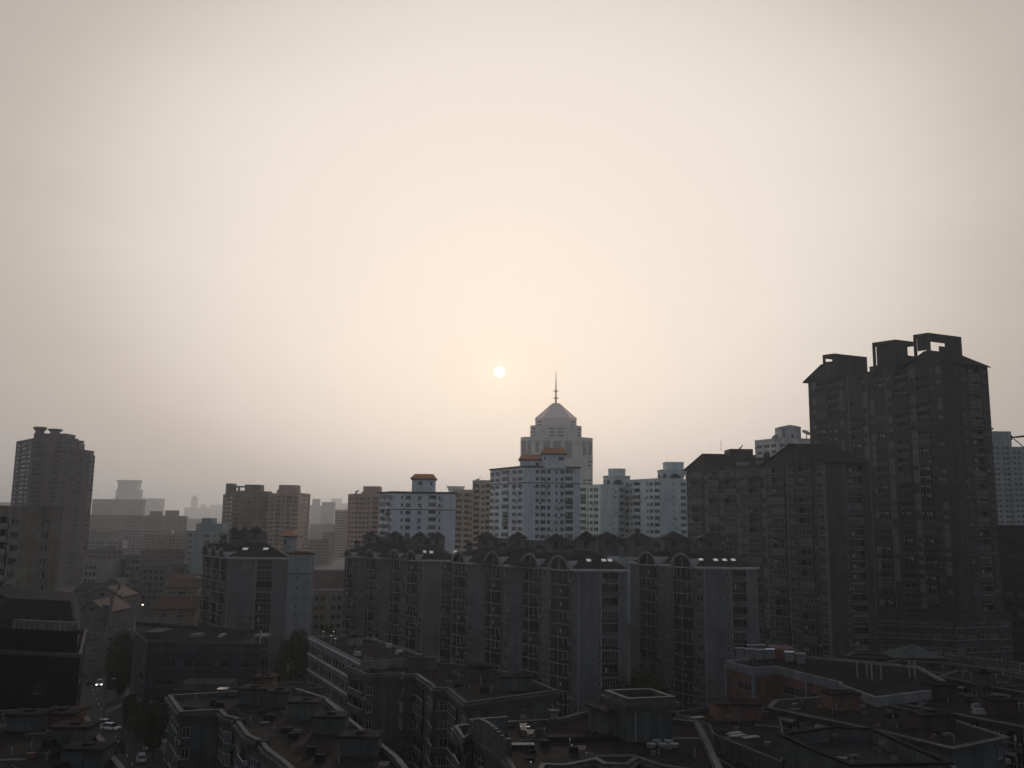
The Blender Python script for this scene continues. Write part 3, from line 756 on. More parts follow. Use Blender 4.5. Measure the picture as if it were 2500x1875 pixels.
def blue_hidden():
    P = pix([(694, 1358, 300), (705, 1353, 291), (767, 1353, 292)]); zt = W(705, 1353, 291).z
    poly = para(*P); r = thing('apartment_block', 'narrow pale blue block half hidden behind the hip-roofed end block', 'building', base(poly), 'blue blocks with orange roofs')
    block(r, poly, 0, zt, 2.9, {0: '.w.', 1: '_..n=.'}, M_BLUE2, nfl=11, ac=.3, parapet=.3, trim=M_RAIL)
    m = MB(); ring(m, poly, .45, -.3, zt + .1, zt + .6, M_RED); m.build('eave', r); bands(r, poly, (0, 1), (zt - 6.4,), M_DARK2)
    tile_house(r, 692, 712, 1309, 296, zt, 7, 1.3, M_BLUE2, '.w._')
blue_hidden()
# ------------------------------------------------------------------ teal blocks
def teal(label, pts, py_, pent, pat0, pat1, Y):
    P = pix(pts); zt = W(pts[1][0], pts[1][1], pts[1][2]).z; poly = P + [P[-1] + Vector((0, 15)), P[0] + Vector((2, 18))]
    r = thing('apartment_block', label, 'building', base(poly), 'teal apartment blocks')
    block(r, poly, 0, zt, 2.85, {0: pat0, 1: pat1, 2: '.w.'}, M_TEAL, ac=.3, nfl=10, parapet=.5)
    for pl, pr, t, d, cut in pent:
        z1 = W((pl + pr) / 2, t, Y + d).z; a, b = v2(W(pl, t, Y + d)), v2(W(pr, t, Y + d)); c = (b.x - a.x) * .22; w = b.x - a.x
        q = [Vector((a.x, a.y + c)), Vector((a.x + c, a.y)), Vector((b.x - c, b.y)), Vector((b.x, b.y + c)), Vector((b.x, b.y + w)), Vector((a.x, a.y + w))]
        m = MB()
        if cut:                         # arcade with open arches
            zz = zt - .2; h = z1 - zz
            for i in range(6):
                A, B = q[i], q[(i + 1) % 6]; L = (B - A).length; u = (B - A) / L
                if i in (4,): m.obox(A, u, 0.3, L - .3, 0, .3, zz + 1, z1, M_TEAL); continue
                p0 = min(.9, L * .2); m.obox(A, u, 0, p0, 0, .5, zz, z1, M_TEAL); m.obox(A, u, L - p0, L, 0.003, .497, zz, z1, M_TEAL)
                n_ = 8; ar = L / 2 - p0
                for k in range(n_):       # arch spandrels
                    x0, x1 = p0 + 2 * ar * k / n_, p0 + 2 * ar * (k + 1) / n_; mid = (x0 + x1) / 2 - L / 2
                    m.obox(A, u, x0, x1, 0.001, .498, zz + h * .25 + math.sqrt(max(0, 1 - (mid / ar) ** 2)) * h * .42, z1, M_TEAL)
            m.prism(offset(q, .25), z1 - .25, z1 + .15, M_TEAL); m.build('arcade', r)
        else:
            m.prism(q, z1 - 3.4, z1, M_TEAL); ring(m, q, .2, -.3, z1, z1 + .4, M_TEAL); m.build('roof_turret', r)
teal('teal apartment block with an arcaded turret, right of the large blue block', [(1416, 1186, 402), (1466, 1185, 386), (1508, 1186, 388), (1527, 1187, 396)], 1185,
     [(1479, 1540, 1162, 6, True), (1489, 1528, 1146, 9, False)], 'b.n.w.W-', '=_._n_.', 388)
teal('teal apartment block with the taller arcaded turret, next to the dark gabled block', [(1525, 1177, 396), (1609, 1170, 372), (1656, 1173, 374), (1680, 1175, 382)], 1172,
     [(1616, 1681, 1147, 6, True), (1626, 1671, 1130, 9, False)], 'W.n.b._n.w.W', '=_._n_..', 374)
# ------------------------------------------------------------------ white dish block behind the dark blocks
def dish(label, px, py, Y, rad, zb, tilt):
    q = W(px, py, Y); r = thing('satellite_dish', label, 'satellite dish', (q.x, q.y, zb), 'rooftop satellite dishes')
    b = MB(); n = 14
    d = Vector((tilt, -0.55, 0.75)).normalized(); a = d.orthogonal().normalized(); c = d.cross(a)
    cen = Vector((q.x, q.y, q.z)); rings = []
    for k, (rr_, dd) in enumerate(((0.05, -.28), (.45, -.2), (.8, -.08), (1, 0))):
        rings.append([cen + d * (dd * rad) + (a * math.cos(2 * PI * i / n) + c * math.sin(2 * PI * i / n)) * rr_ * rad for i in range(n)])
    for A, B in zip(rings, rings[1:]):
        for i in range(n): b.poly([A[i], A[(i + 1) % n], B[(i + 1) % n], B[i]], M_PALE)
    b.build('reflector', r)
    m = MB(); m.tube([(q.x, q.y + .3, zb - .1), (q.x, q.y + .1, q.z - rad * .2)], rad * .09, M_METAL, 6); m.build('mast', r)
    m = MB(); m.tube([cen + a * rad * .9, cen + d * rad * .7], .04, M_METAL, 4); m.tube([cen - a * rad * .9, cen + d * rad * .7], .04, M_METAL, 4); m.tube([cen + d * rad * .66, cen + d * rad * .8], .13, M_METAL, 6); m.build('feed_arm', r)
def white_block():
    P = pix([(1843, 1083, 425), (1900, 1072, 410), (1990, 1076, 412)]); zt = W(1900, 1072, 410).z; poly = para(*P)
    r = thing('apartment_block', 'white weathered block with rooftop dishes between the two dark gabled blocks', 'building', base(poly))
    block(r, poly, 0, zt, 2.9, {0: '.w.w.w.', 1: '.w.w.W.w.w.'}, M_WHITE, nfl=4, ac=.3, top=1.5)
    o, p, z = top_box(r, 1904, 1955, 1043, 414, zt, M_WHITE, 8)
    u = (p[1] - p[0]).normalized(); n = Vector((-u.y, u.x)); q = offset(p, .5); zr = W(1930, 1037, 414).z
    m = MB(); m0, m1 = (q[0] + q[1]) / 2, (q[2] + q[3]) / 2
    m.frustum(q, z, [m0 - u * .02, m0 + u * .02, m1 + u * .02, m1 - u * .02], zr, M_WHITE); m.build('gable_roof', o)
    b = MB(); b.obox(p[0], u, 1.5, 2.1, -.03, .05, zt + .6, z - 1, M_DARK); b.build('vent_slot', r); b = MB(); b.obox(p[0], u, 5.4, 6.2, -.03, .05, zt + .6, zt + 2.8, M_DARK); b.build('vent_slot', r)
    dish('round satellite dish left of the white roof hut', 1893, 1067, 411, 1.75, zt - .02, -.5)
    dish('large satellite dish against the dark tall tower', 1969, 1056, 411, 2.2, zt - .02, .25)
white_block()
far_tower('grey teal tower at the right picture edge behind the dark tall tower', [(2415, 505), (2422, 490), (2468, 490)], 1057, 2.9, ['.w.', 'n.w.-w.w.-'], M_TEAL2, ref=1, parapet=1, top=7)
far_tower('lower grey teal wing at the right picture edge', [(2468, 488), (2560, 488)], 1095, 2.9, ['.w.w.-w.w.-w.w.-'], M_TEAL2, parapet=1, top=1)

# ------------------------------------------------------------------ arch-gabled slabs with hipped slate roofs
def skylight(root, px, py, tri, w=1.1, h=1.3, m=None, up=None):
    """tri: three points of a roof slope; a metal-framed skylight lies on it"""
    a, b, c = tri; nrm = (b - a).cross(c - a).normalized()
    if nrm.z < 0: nrm = -nrm
    d = ray(px, py); t = (a - EYE).dot(nrm) / d.dot(nrm); o = EYE + d * t
    e1 = Vector((0, 0, 1)).cross(nrm).normalized(); e2 = nrm.cross(e1)
    b_ = MB()
    def cell(x0, x1, y0, y1, z0, z1, mm):
        b_.hexa([tuple(o + e1 * x + e2 * y + nrm * z) for z in (z0, z1) for x, y in ((x0, y0), (x1, y0), (x1, y1), (x0, y1))], mm)
    cell(-w / 2, w / 2, -h / 2, h / 2, 0.0, .14, M_FRAMED); cell(-w / 2 + .07, w / 2 - .07, -h / 2 + .07, h / 2 - .07, .13, .17, M_CHROME)
    b_.build('skylight', root)
def arch_slab(label, segs, end, zt, nfl, vx, sky=(), bayw=None, pav=(), back=None):
    """segs: (px0, py0, Y0, px1, py1, Y1, kind) from the far end to the corner; end: same for the plain end wall pieces"""
    E = [v2(W(s[0], s[1], s[2])) for s in segs] + [v2(W(segs[-1][3], segs[-1][4], segs[-1][5]))]
    EN = [v2(W(s[3], s[4], s[5])) for s in end]
    front = E + EN
    last = EN[-1]
    poly = front + [last * (1 + 17 / last.y), E[0] + Vector((vx, 14))]
    r = thing('apartment_block', label, 'building', base(poly), 'arch-gabled apartment slabs')
    wb = MB(M_SLAB); fh = 2.85
    kinds = [s[6] for s in segs] + [s[6] for s in end]
    rr = random.Random(len(label))
    for i in range(len(poly)):
        A, B = poly[i], poly[(i + 1) % len(poly)]
        k = kinds[i] if i < len(kinds) else '='
        facade(r, wb, A, B, 0, zt, fh, k, M_SLAB, nfl=nfl, ac=0.3, rr=rr, top=0.25 if 'c' not in k else 0.55)
    wb.build('wall', r)
    # white gutter boards along every visible edge
    for i, k in enumerate(kinds):
        if k == 'c': continue
        A, B = poly[i], poly[i + 1]; u = (B - A).normalized(); L = (B - A).length
        b = MB(); b.obox(A, u, -.15, L + .2, -.5, .02, zt - .32, zt + .05, M_TRIM); b.obox(A, u, 0, L, -.3, -.01, zt - .62, zt - .33, M_LEDGE); b.build('gutter', r)
    # arch gables with barrel vaults
    arcs = [i for i, k in enumerate(kinds) if k == 'c']
    for i in arcs:
        A, B = poly[i], poly[i + 1]; u = (B - A).normalized(); n = Vector((-u.y, u.x)); L = (B - A).length; c = (A + B) / 2; Ro = L / 2 + .25; Ri = Ro - .45
        zc = zt - .35; ns = 14; b = MB()
        def pt(rad, t, dep): q = c + u * (-rad * math.cos(t)) + n * dep; return (q.x, q.y, zc + rad * math.sin(t))
        for k in range(ns):
            t0, t1 = PI * k / ns, PI * (k + 1) / ns
            b.poly([pt(Ri, t0, -.95), pt(Ri, t1, -.95), pt(Ro, t1, -.95), pt(Ro, t0, -.95)][::-1], M_LEDGE)
            b.poly([pt(Ri, t0, -.95), pt(Ri, t0, 0), pt(Ri, t1, 0), pt(Ri, t1, -.95)], M_LEDGE)
            b.poly([pt(Ro, t0, -.95), pt(Ro, t1, -.95), pt(Ro, t1, 5.5), pt(Ro, t0, 5.5)], M_ROOFG if 2 < k < ns - 3 else M_LEDGE)
        o = b.build('arch_gable', r)
        m = MB(); m.poly([pt(Ri, PI * k / ns, -.35) for k in range(ns + 1)], M_GLASS); m.build('fanlight', o)
        m = MB(); m.obox(c, u, -.09, .09, -.62, -.36, zc, zc + Ri, M_LEDGE); m.obox(A, u, .1, L - .1, -.7, -.37, zc - .12, zc + .08, M_TRIM); m.build('mullion', o)
        for x in (0.0, L):
            m = MB(); m.obox(A, u, x - .2, x + .12, -.35, .03, zt - nfl * fh - .6, zc, M_SLAB); m.build('pilaster', r)
    # hipped slate roofs, one per staggered section
    cuts = [0] + [i for i, k in enumerate(kinds) if k == '=.' or k == '.=']
    cuts = sorted(set(cuts)) + [len(segs)]
    back_v = Vector((vx, 6.0))
    prev = None
    for si in range(len(cuts) - 1):
        a, bb = E[cuts[si]], E[cuts[si + 1]]
        lastone = si == len(cuts) - 2
        right = EN[-1] if lastone else bb + Vector((vx * .95, 2.0))
        q = [a + Vector((-.25, -.25)), bb + Vector((0, -.3)), right + Vector((.3 if lastone else 0, -.3)), (right + Vector((.3, 0))) * (1 + 15 / right.y), a + back_v]
        c = sum(q, Vector((0, 0))) / 5
        rid = [c + (p - c) * .28 for p in q]
        zr = zt + 3.6 + .004 * si
        m = MB(); m.frustum(q, zt + .02 + .004 * si, rid, zr, M_ROOFD); m.build('hip_roof', r)
        if lastone: tri = (Vector((*q[1], zt)), Vector((*q[2], zt)), Vector((*rid[1], zr)))
    for i, s in enumerate(sky): skylight(r, s[0], s[1], tri, w=s[2] if len(s) > 2 else 1.15)
    # roof pavilions with pyramid caps
    prevc = None
    for px, py, wpx, Y, pe in pav:
        c = v2(W(px, py, Y)); ez = W(px, pe, Y).z
        if prevc is not None:
            d = c - prevc; L = d.length; d = d / L; m = MB(); m.obox(prevc, d, .3, L - .3, .4, 3.4, zt + .8, ez - .5, M_SLAB); o = m.build('attic_wall', r)
            m = MB(); m.obox(prevc, d, .2, L - .2, .25, .6, ez - .49, ez - .3, M_LEDGE); m.build('coping', o)
        prevc = c
        top = W(px, py, Y); e = W(px, pe, Y); hw = wpx * Y / F / 2; c = v2(top)
        q = [c + Vector((-hw * .8, -hw * .8)), c + Vector((hw * .8, -hw * .8)), c + Vector((hw * .8, hw * .9)), c + Vector((-hw * .8, hw * .9))]
        m = MB(); m.prism(q, zt + .8, e.z, M_SLAB); m.obox(q[0], Vector((1, 0)), hw * .5, hw * .95, -.03, .05, e.z - 2.2, e.z - .6, M_GLASS); o = m.build('pavilion', r)
        q2 = [c + (p - c) * 1.3 for p in q]
        m = MB(); m.frustum(q2, e.z - .08, [c + (p - c) * .03 for p in q2], top.z, M_ROOFD); m.build('pyramid_roof', o)
        m = MB(); ring(m, q2, .05, -.25, e.z - .2, e.z - .02, M_CORN); m.build('eave', o)
        # hooded vent beside the pavilion
        v = c + Vector((-hw * 1.5, -hw * 1.9)); m = MB()
        m.obox(v, Vector((1, 0)), -.7, .7, -.7, .7, zt + 1.0, e.z - 2.0, M_SLAB)
        o = m.build('roof_vent', r)
        m = MB(); k = 8
        rg = [[(v.x + rd * math.cos(2 * PI * i / k), v.y + rd * math.sin(2 * PI * i / k), e.z - 2.0 + zz) for i in range(k)] for rd, zz in ((1.0, 0), (.9, .3), (.5, .65), (.1, .8))]
        for A_, B_ in zip(rg, rg[1:]):
            for i in range(k): m.poly([A_[i], A_[(i + 1) % k], B_[(i + 1) % k], B_[i]], M_ROOFD)
        m.poly(rg[0][::-1], M_ROOFD); m.build('vent_hood', o)
    return r
Bz = 'c'
arch_slab('arch-gabled apartment slab at the centre with three skylights in its end slope',
  [(1110, 1366, 228, 1142, 1367, 224, Bz), (1142, 1367, 224, 1156, 1367, 222, '.w.'), (1156, 1367, 222, 1190, 1368, 221, '.='),
   (1190, 1368, 221, 1228, 1371, 216, Bz), (1228, 1371, 216, 1244, 1372, 214, '.w.'), (1244, 1372, 214, 1279, 1373, 213, '.='),
   (1279, 1373, 213, 1320, 1376, 208, Bz), (1320, 1376, 208, 1347, 1378, 205.5, '.w..w.'),
   (1347, 1378, 205.5, 1394, 1380, 201, Bz), (1394, 1380, 201, 1411, 1382, 200, '.w.')],
  [(1411, 1382, 200, 1466, 1383, 200, '|=.n'), (1466, 1383, 200, 1514, 1384, 200.5, '|r.'), (1514, 1384, 200.5, 1531, 1384, 201, '_')], 34.6, 12, 11.5,
  sky=((1437, 1369), (1474, 1369), (1489, 1369)),
  pav=((1187, 1298, 50, 236, 1311), (1265, 1298, 46, 229, 1312), (1358, 1302, 56, 222, 1317), (1431, 1296, 56, 214, 1316)))
arch_slab('arch-gabled apartment slab left of centre, beside the flat office roof',
  [(846, 1346, 262, 865, 1347, 259, Bz), (865, 1347, 259, 873, 1347, 258, '.w.'), (873, 1347, 258, 900, 1348, 257.5, '.='),
   (900, 1348, 257.5, 920, 1350, 254, Bz), (920, 1350, 254, 930, 1351, 253, '.w.'), (930, 1351, 253, 957, 1352, 252, '.='),
   (957, 1352, 252, 982, 1354, 248, Bz), (982, 1354, 248, 998, 1356, 246, '.w.w.'), (998, 1356, 246, 1023, 1358, 242, Bz), (1023, 1358, 242, 1034, 1358, 241, '.w.')],
  [(1034, 1358, 241, 1077, 1359, 241, '|=.n'), (1077, 1359, 241, 1106, 1359, 241, '|r.'), (1106, 1359, 241, 1117, 1359, 242, '_')], 34.2, 12, 11.5,
  sky=((1036, 1348), (1053, 1349), (1112, 1348)),
  pav=((906, 1296, 36, 272, 1308), (965, 1296, 36, 268, 1308), (1026, 1297, 34, 262, 1309), (1070, 1298, 36, 258, 1310)))
arch_slab('arch-gabled apartment slab right of centre with four skylights, before the gabled dark block',
  [(1538, 1372, 232, 1563, 1374, 226, '=.'), (1563, 1374, 226, 1606, 1376, 221, Bz), (1606, 1376, 221, 1645, 1378, 217, '.w._.w.'),
   (1645, 1378, 217, 1694, 1381, 212, Bz), (1694, 1381, 212, 1718, 1382, 210, '.W.')],
  [(1718, 1382, 210, 1783, 1383, 210, '|=.n.'), (1783, 1383, 210, 1826, 1384, 210, '|r.'), (1826, 1384, 210, 1850, 1384, 211, '_')], 34.9, 12, 12.0,
  sky=((1711, 1367), (1747, 1368), (1769, 1368), (1790, 1368)),
  pav=((1482, 1298, 60, 246, 1311), (1556, 1298, 60, 242, 1312), (1643, 1297, 66, 232, 1313), (1730, 1298, 62, 226, 1314)))
arch_slab('hip-roofed end block with curved bays on the left, behind the slate blue roofed building',
  [(500, 1346, 252, 519, 1348, 247, Bz), (519, 1348, 247, 521, 1348, 246.5, '='), (521, 1348, 246.5, 538, 1350, 242, Bz), (538, 1350, 242, 540, 1350, 241.5, '='), (540, 1350, 241.5, 556, 1352, 237.5, Bz), (556, 1352, 237.5, 560, 1353, 237, '=')],
  [(560, 1353, 237, 626, 1354, 237, '|=.n.'), (626, 1354, 237, 672, 1354, 237, '|r.'), (672, 1354, 237, 705, 1355, 237, '_')], 34.5, 13, 16.0,
  sky=((599, 1341, 1.5), (649, 1341, 1.5)),
  pav=((575, 1285, 26, 262, 1297), (599, 1286, 26, 256, 1298), (628, 1284, 38, 250, 1297)))

# ------------------------------------------------------------------ dark gabled blocks on the right
def gable(root, A, B, f0, f1, zt, rise, v, m, over=.5, z0=None):
    """gabled roof on part of a facade, ridge running back along v"""
    P0, P1 = A + (B - A) * f0, A + (B - A) * f1; u = (P1 - P0).normalized(); mid = (P0 + P1) / 2
    w = MB(); n = Vector((-u.y, u.x))
    a, b, c = P0, P1, mid
    w.poly([(a.x, a.y, zt - .3), (b.x, b.y, zt - .3), (b.x, b.y, zt), (c.x, c.y, zt + rise), (a.x, a.y, zt)], M_DARK)
    o = w.build('gable_wall', root)
    s = MB()
    for e, sg in ((P0, -1), (P1, 1)):
        e0 = e + u * (sg * over) - n * .45; drop = rise * over / ((P1 - P0).length / 2); m0 = mid - n * .45
        pts = [(e0.x, e0.y, zt - drop), (m0.x, m0.y, zt + rise), (m0.x + v.x, m0.y + v.y, zt + rise), (e0.x + v.x, e0.y + v.y, zt - drop)]
        if sg > 0: pts = [pts[0], pts[3], pts[2], pts[1]]
        else: pts = [pts[0], pts[1], pts[2], pts[3]][::1]
        s.hexa([(p[0], p[1], p[2]) for p in pts] + [(p[0], p[1], p[2] + .35) for p in pts], m)
    s.build('roof', root)
def gabled_block_low():
    A, B, C = pix([(1676, 1150, 292), (2011, 1129, 245), (2122, 1131, 246)]); zt = W(2011, 1129, 245).z
    poly = para(A, B, C); r = thing('apartment_block', 'dark weathered apartment block with two gables, left of the tallest dark tower', 'building', base(poly), 'dark gabled apartment blocks')
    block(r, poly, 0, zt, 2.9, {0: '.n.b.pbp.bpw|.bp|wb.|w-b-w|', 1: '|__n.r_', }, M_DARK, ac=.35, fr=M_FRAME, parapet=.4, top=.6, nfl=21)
    v = C - B
    gable(r, A, B, -.01, .3, zt, 4.6, v * .85, M_ROOFD); gable(r, A, B, .59, 1.0, zt, 5.6, v, M_ROOFD)
    top_box(r, 1783, 1838, 1096, 282, zt, M_DARK2, 8)
    b = MB(); q = W(1806, 1096, 284); b.tube([q, q + Vector((1.0, 0, 1.3))], [.3, .1], M_RAIL); b.tube([q + Vector((-6, 0, -.5)), q + Vector((-6, 0, 2.5))], .07, M_RAIL); b.build('antenna', r)
    for px, py, Y in ((1836, 1111, 270), (1871, 1107, 268), (1946, 1094, 252)):
        q = W(px, py, Y); m = MB(); m.box(q.x - .9, q.x + .9, q.y - .4, q.y + .4, zt + .3, q.z, M_CORN); m.build('roof_vent', r)
    q = W(1850, 1128, 272); m = MB(); m.obox(v2(q), (B - A).normalized(), -9, 3, -.3, .3, zt + .42, q.z + .3, M_PALE); m.obox(v2(q) + Vector((1, 4)), (B - A).normalized(), -9, 6, -.3, 2.5, zt + .42, q.z + 1.6, M_DARK2); m.build('roof_ledge', r)
gabled_block_low()
def frame_house(root, A, u, v, L1, L2, z0, z1, m, fill=()):
    """open roof frame of posts, rim beams and partial walls on a plan L1 along u, L2 along v"""
    b = MB()
    def bar(o, d, a, c, t, za, zb): 
        b.obox(o, d, a, c, 0, t, za, zb, m)
    for (o, d, L, t) in ((A, u, L1, .6), (A + u * L1, v, L2, .6), (A + u * L1 + v * L2, -u, L1, .6), (A + v * L2, -v, L2, .6)):
        bar(o, d, 0, .9, t, z0, z1 - 1.3); bar(o, d, L - .9, L, t + .003, z0, z1 - 1.3); bar(o, d, .0, L, t + .006, z1 - 1.3, z1)
    for o, d, a, c, za, zb in fill: b.obox(o, d, a, c, .02, .4, za, zb, m)
    c_ = A + u * L1 * .5
    b.obox(c_, v, 0.4, L2 - .4, -.25, .25, z1 - 1.0, z1 - .1, m)
    b.build('roof_frame', root)
def gabled_tower():
    A, B, C = pix([(1973, 938, 322), (2319, 884, 280), (2410, 884, 287)]); zt = W(2319, 884, 280).z
    poly = para(A, B, C); r = thing('apartment_block', 'tallest dark apartment tower with open roof frames at the right', 'building', base(poly), 'dark gabled apartment blocks')
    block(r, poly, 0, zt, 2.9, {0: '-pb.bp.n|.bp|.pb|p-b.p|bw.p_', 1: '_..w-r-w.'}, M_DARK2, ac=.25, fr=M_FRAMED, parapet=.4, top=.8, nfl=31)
    v = C - B; u = (B - A).normalized(); w = v.normalized()
    gable(r, A, B, -.02, .25, zt, 5.0, v * .8, M_ROOFD, 1.0); gable(r, A, B, .7, 1.0, zt, 4.4, v, M_ROOFD, 1.2)
    def fh(pa, pb, pyt, Ya, dlen, fill):
        a = v2(W(pa, pyt, Ya)); z1 = W(pb, pyt - 6, Ya - 4).z; L1 = (pb - pa) * Ya / F * 1.0
        c = v2(W(pb, pyt, Ya - L1 * abs(u.y))); L1 = (c - a).length; uu = (c - a) / L1
        frame_house(r, a, uu, w, L1, dlen, zt - .3, z1, M_DARK2, fill(a, uu, L1, z1))
    fh(2008, 2037, 868, 314, 15.5, lambda a, q, L, z: [(a, q, .8, L - .8, zt, zt + 5.5), (a + q * L, w, 5.8, 15.2, zt - .2, z - 1.2), (a + q * L, w, .8, 5.9, zt, zt + 6.3), (a + q * L * .4, w, 11, 12.2, zt, z - 1.3)])
    fh(2129, 2186, 838, 300, 10, lambda a, q, L, z: [(a + w * .8, q, .8, L - .8, zt, z - 1.2), (a + q * L, w, .5, 5.5, zt - .2, z - 1.2), (a + q * L, w, 5.4, 9.5, zt - .2, zt + 5)])
    fh(2229, 2266, 818, 291, 15.5, lambda a, q, L, z: [(a + w * .6, q, .8, L - .8, zt + 5.5, z - 1.2), (a, q, .8, L - .8, zt, zt + 3.6), (a + q * L, w, .8, 5, zt, zt + 5.2), (a + q * L, w, 8.6, 15.2, zt - .2, z - 1.25), (a + q * L, w, 5.0, 8.7, zt - .1, zt + 7), (a + q * L, w, .85, 8.7, z - 2.9, z - 1.24)])
    b = MB(); q = W(2150, 889, 300); b.obox(v2(q), u, -4, 5, -.4, .3, zt + .42, zt + 2.2, M_GREY); b.build('roof_ledge', r)
    # base with square windows
    A2, B2, C2 = pix([(2085, 1500, 270), (2330, 1508, 262), (2470, 1512, 268)]); z2 = W(2200, 1497, 266).z; p2 = para(A2, B2, C2)
    block(r, p2, 0, z2, 3.5, {0: 'W.' * 9, 1: 'W.' * 5}, M_DARK2, nfl=4, top=1.0, name='podium_wall', rname='podium_roof')
gabled_tower()
r_, p_, z_ = far_tower('dark red brown building in shade at the right picture edge', [(2432, 300), (2580, 292)], 1288, 3.2, ['.w.w.W.w.'], M_DRED, parapet=.8)
def steel_arm():
    q = W(2470, 1069, 235); r = thing('steel_arm', 'dark steel arm with a diagonal brace jutting in at the right edge', 'steel arm', (q.x + 16, q.y, 0))
    b = MB(); e = q + Vector((16, 0, 1.9)); b.tube([q + Vector((0, 0, .1)), e], [.22, .42], M_BLACK, 6); b.tube([q + Vector((0, 0, -.55)), q + Vector((0, 0, .7))], .2, M_BLACK, 6); b.build('beam', r)
    b = MB(); b.tube([q + Vector((.5, 0, -.2)), q + Vector((5.2, 0, -4.4)), q + Vector((16, 0, -13))], .13, M_BLACK, 5); b.build('brace', r)
    b = MB(); b.tube([(e.x, e.y, 0), (e.x, e.y, e.z + .4)], [.7, .5], M_BLACK, 8); b.build('mast', r)
steel_arm()

# ------------------------------------------------------------------ left towers
def mauve_tower():
    A, B, C = pix([(40, 1080, 605), (80, 1074, 575), (190, 1082, 575)]); zt = W(80, 1072, 575).z
    poly = para(A, B, C); r = thing('tower_block', 'dark mauve tower with capped roof tanks on the left', 'building', base(poly))
    block(r, poly, 0, zt, 2.9, {0: '.w.b.w.', 1: '.wb._n.b.x.w_'}, M_PURPLE, far=True, top=1.2, fr=M_FRAMED, nfl=30)
    q = pix([(146, 1113, 566), (152, 1112, 558), (222, 1113, 558), (232, 1118, 564)]); z = W(190, 1113, 558).z
    p2 = q + [q[3] * 1.03, q[0] * 1.03]
    block(r, p2, 0, z, 2.9, {0: '.w.', 1: '.w._nw_', 2: 'b.'}, M_PURPLE, far=True, top=1.2, name='wing_wall', rname='wing_roof', nfl=28)
    bands(r, p2, (0, 1, 2), [z - 9.2 * k for k in range(1, 10)], M_GREY, .25, .12)
    top_box(r, 83, 163, 1058, 578, zt, M_PURPLE, 12); top_box(r, 100, 181, 1072, 577, zt - 1, M_PURPLE, 14)
    top_box(r, 186, 193, 1082, 576, z, M_PURPLE, 8, z0=z); top_box(r, 181, 209, 1098, 574, z, M_PURPLE, 12)
    for l, rt, t, b in ((86, 111, 1042, 1060), (122, 149, 1047, 1060)):
        z1 = W((l + rt) / 2, t, 580).z; z0 = W((l + rt) / 2, b, 580).z; c = v2(W((l + rt) / 2, t, 582)); hw = (rt - l) * 580 / F / 2
        m = MB(); k = 10
        rg = [[(c.x + rd * hw * math.cos(2 * PI * i / k), c.y + rd * hw * math.sin(2 * PI * i / k), z0 + (z1 - z0) * f) for i in range(k)] for rd, f in ((.82, -.5), (.82, .45), (1.18, .7), (1.28, .78), (1.15, 1.0))]
        for a, b_ in zip(rg, rg[1:]):
            for i in range(k): m.poly([a[i], a[(i + 1) % k], b_[(i + 1) % k], b_[i]], M_PURPLE)
        m.poly(rg[-1], M_PURPLE); m.build('roof_tank', r)
mauve_tower()
def sandy_block():
    A, B, C = pix([(-60, 1242, 222), (57, 1240, 204), (152, 1242, 207)]); zt = W(57, 1240, 204).z
    poly = para(A, B, C); r = thing('apartment_block', 'sandy block with a blank end wall and paired small windows at the left edge', 'building', base(poly))
    block(r, poly, 0, zt, 2.95, {0: '.b.W.b.W.', 1: '=.__n-w-.__'}, M_BEIGE, nfl=9, ac=.3, top=1.9, fr=M_FRAMED, parapet=.5)
sandy_block()
def teal_left():
    A, B, C = pix([(455, 1300, 450), (475, 1299, 436), (560, 1300, 440)]); zt = W(475, 1299, 436).z; poly = para(A, B, C)
    r = thing('apartment_block', 'bluish grey block with a stepped roof hut, behind the hip-roofed end block', 'building', base(poly))
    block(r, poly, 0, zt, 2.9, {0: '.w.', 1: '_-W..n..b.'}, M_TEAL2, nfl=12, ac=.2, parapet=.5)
    top_box(r, 480, 544, 1278, 441, zt, M_TEAL2, 9); top_box(r, 493, 519, 1265, 442, zt, M_TEAL2, 7)
teal_left()
def brown_hall():
    r_ = far_tower('brown hall with a pale parapet right of the narrow blue block', [(760, 335), (768, 330), (848, 330)], 1394, 3.4, ['=', '='], M_BROWN, ref=1, parapet=.5)
    b = MB(); p = r_[1]; u = (p[2] - p[1]).normalized(); b.obox(p[1], u, 0, (p[2] - p[1]).length, -.15, .1, r_[2] + .3, r_[2] + .75, M_TRIM); b.build('coping', r_[0])
    r2 = far_tower('low sandy building in front of the brown hall', [(758, 305), (766, 300), (838, 303)], 1444, 3.0, ['.w.', '.w.w_w.w.'], M_BEIGE, ref=1, parapet=.4)
    b = MB(); p = r2[1]; u = (p[2] - p[1]).normalized(); b.obox(p[1], u, 0, (p[2] - p[1]).length, -.15, .1, r2[2] + .25, r2[2] + .55, M_TRIM); b.build('coping', r2[0])
brown_hall()
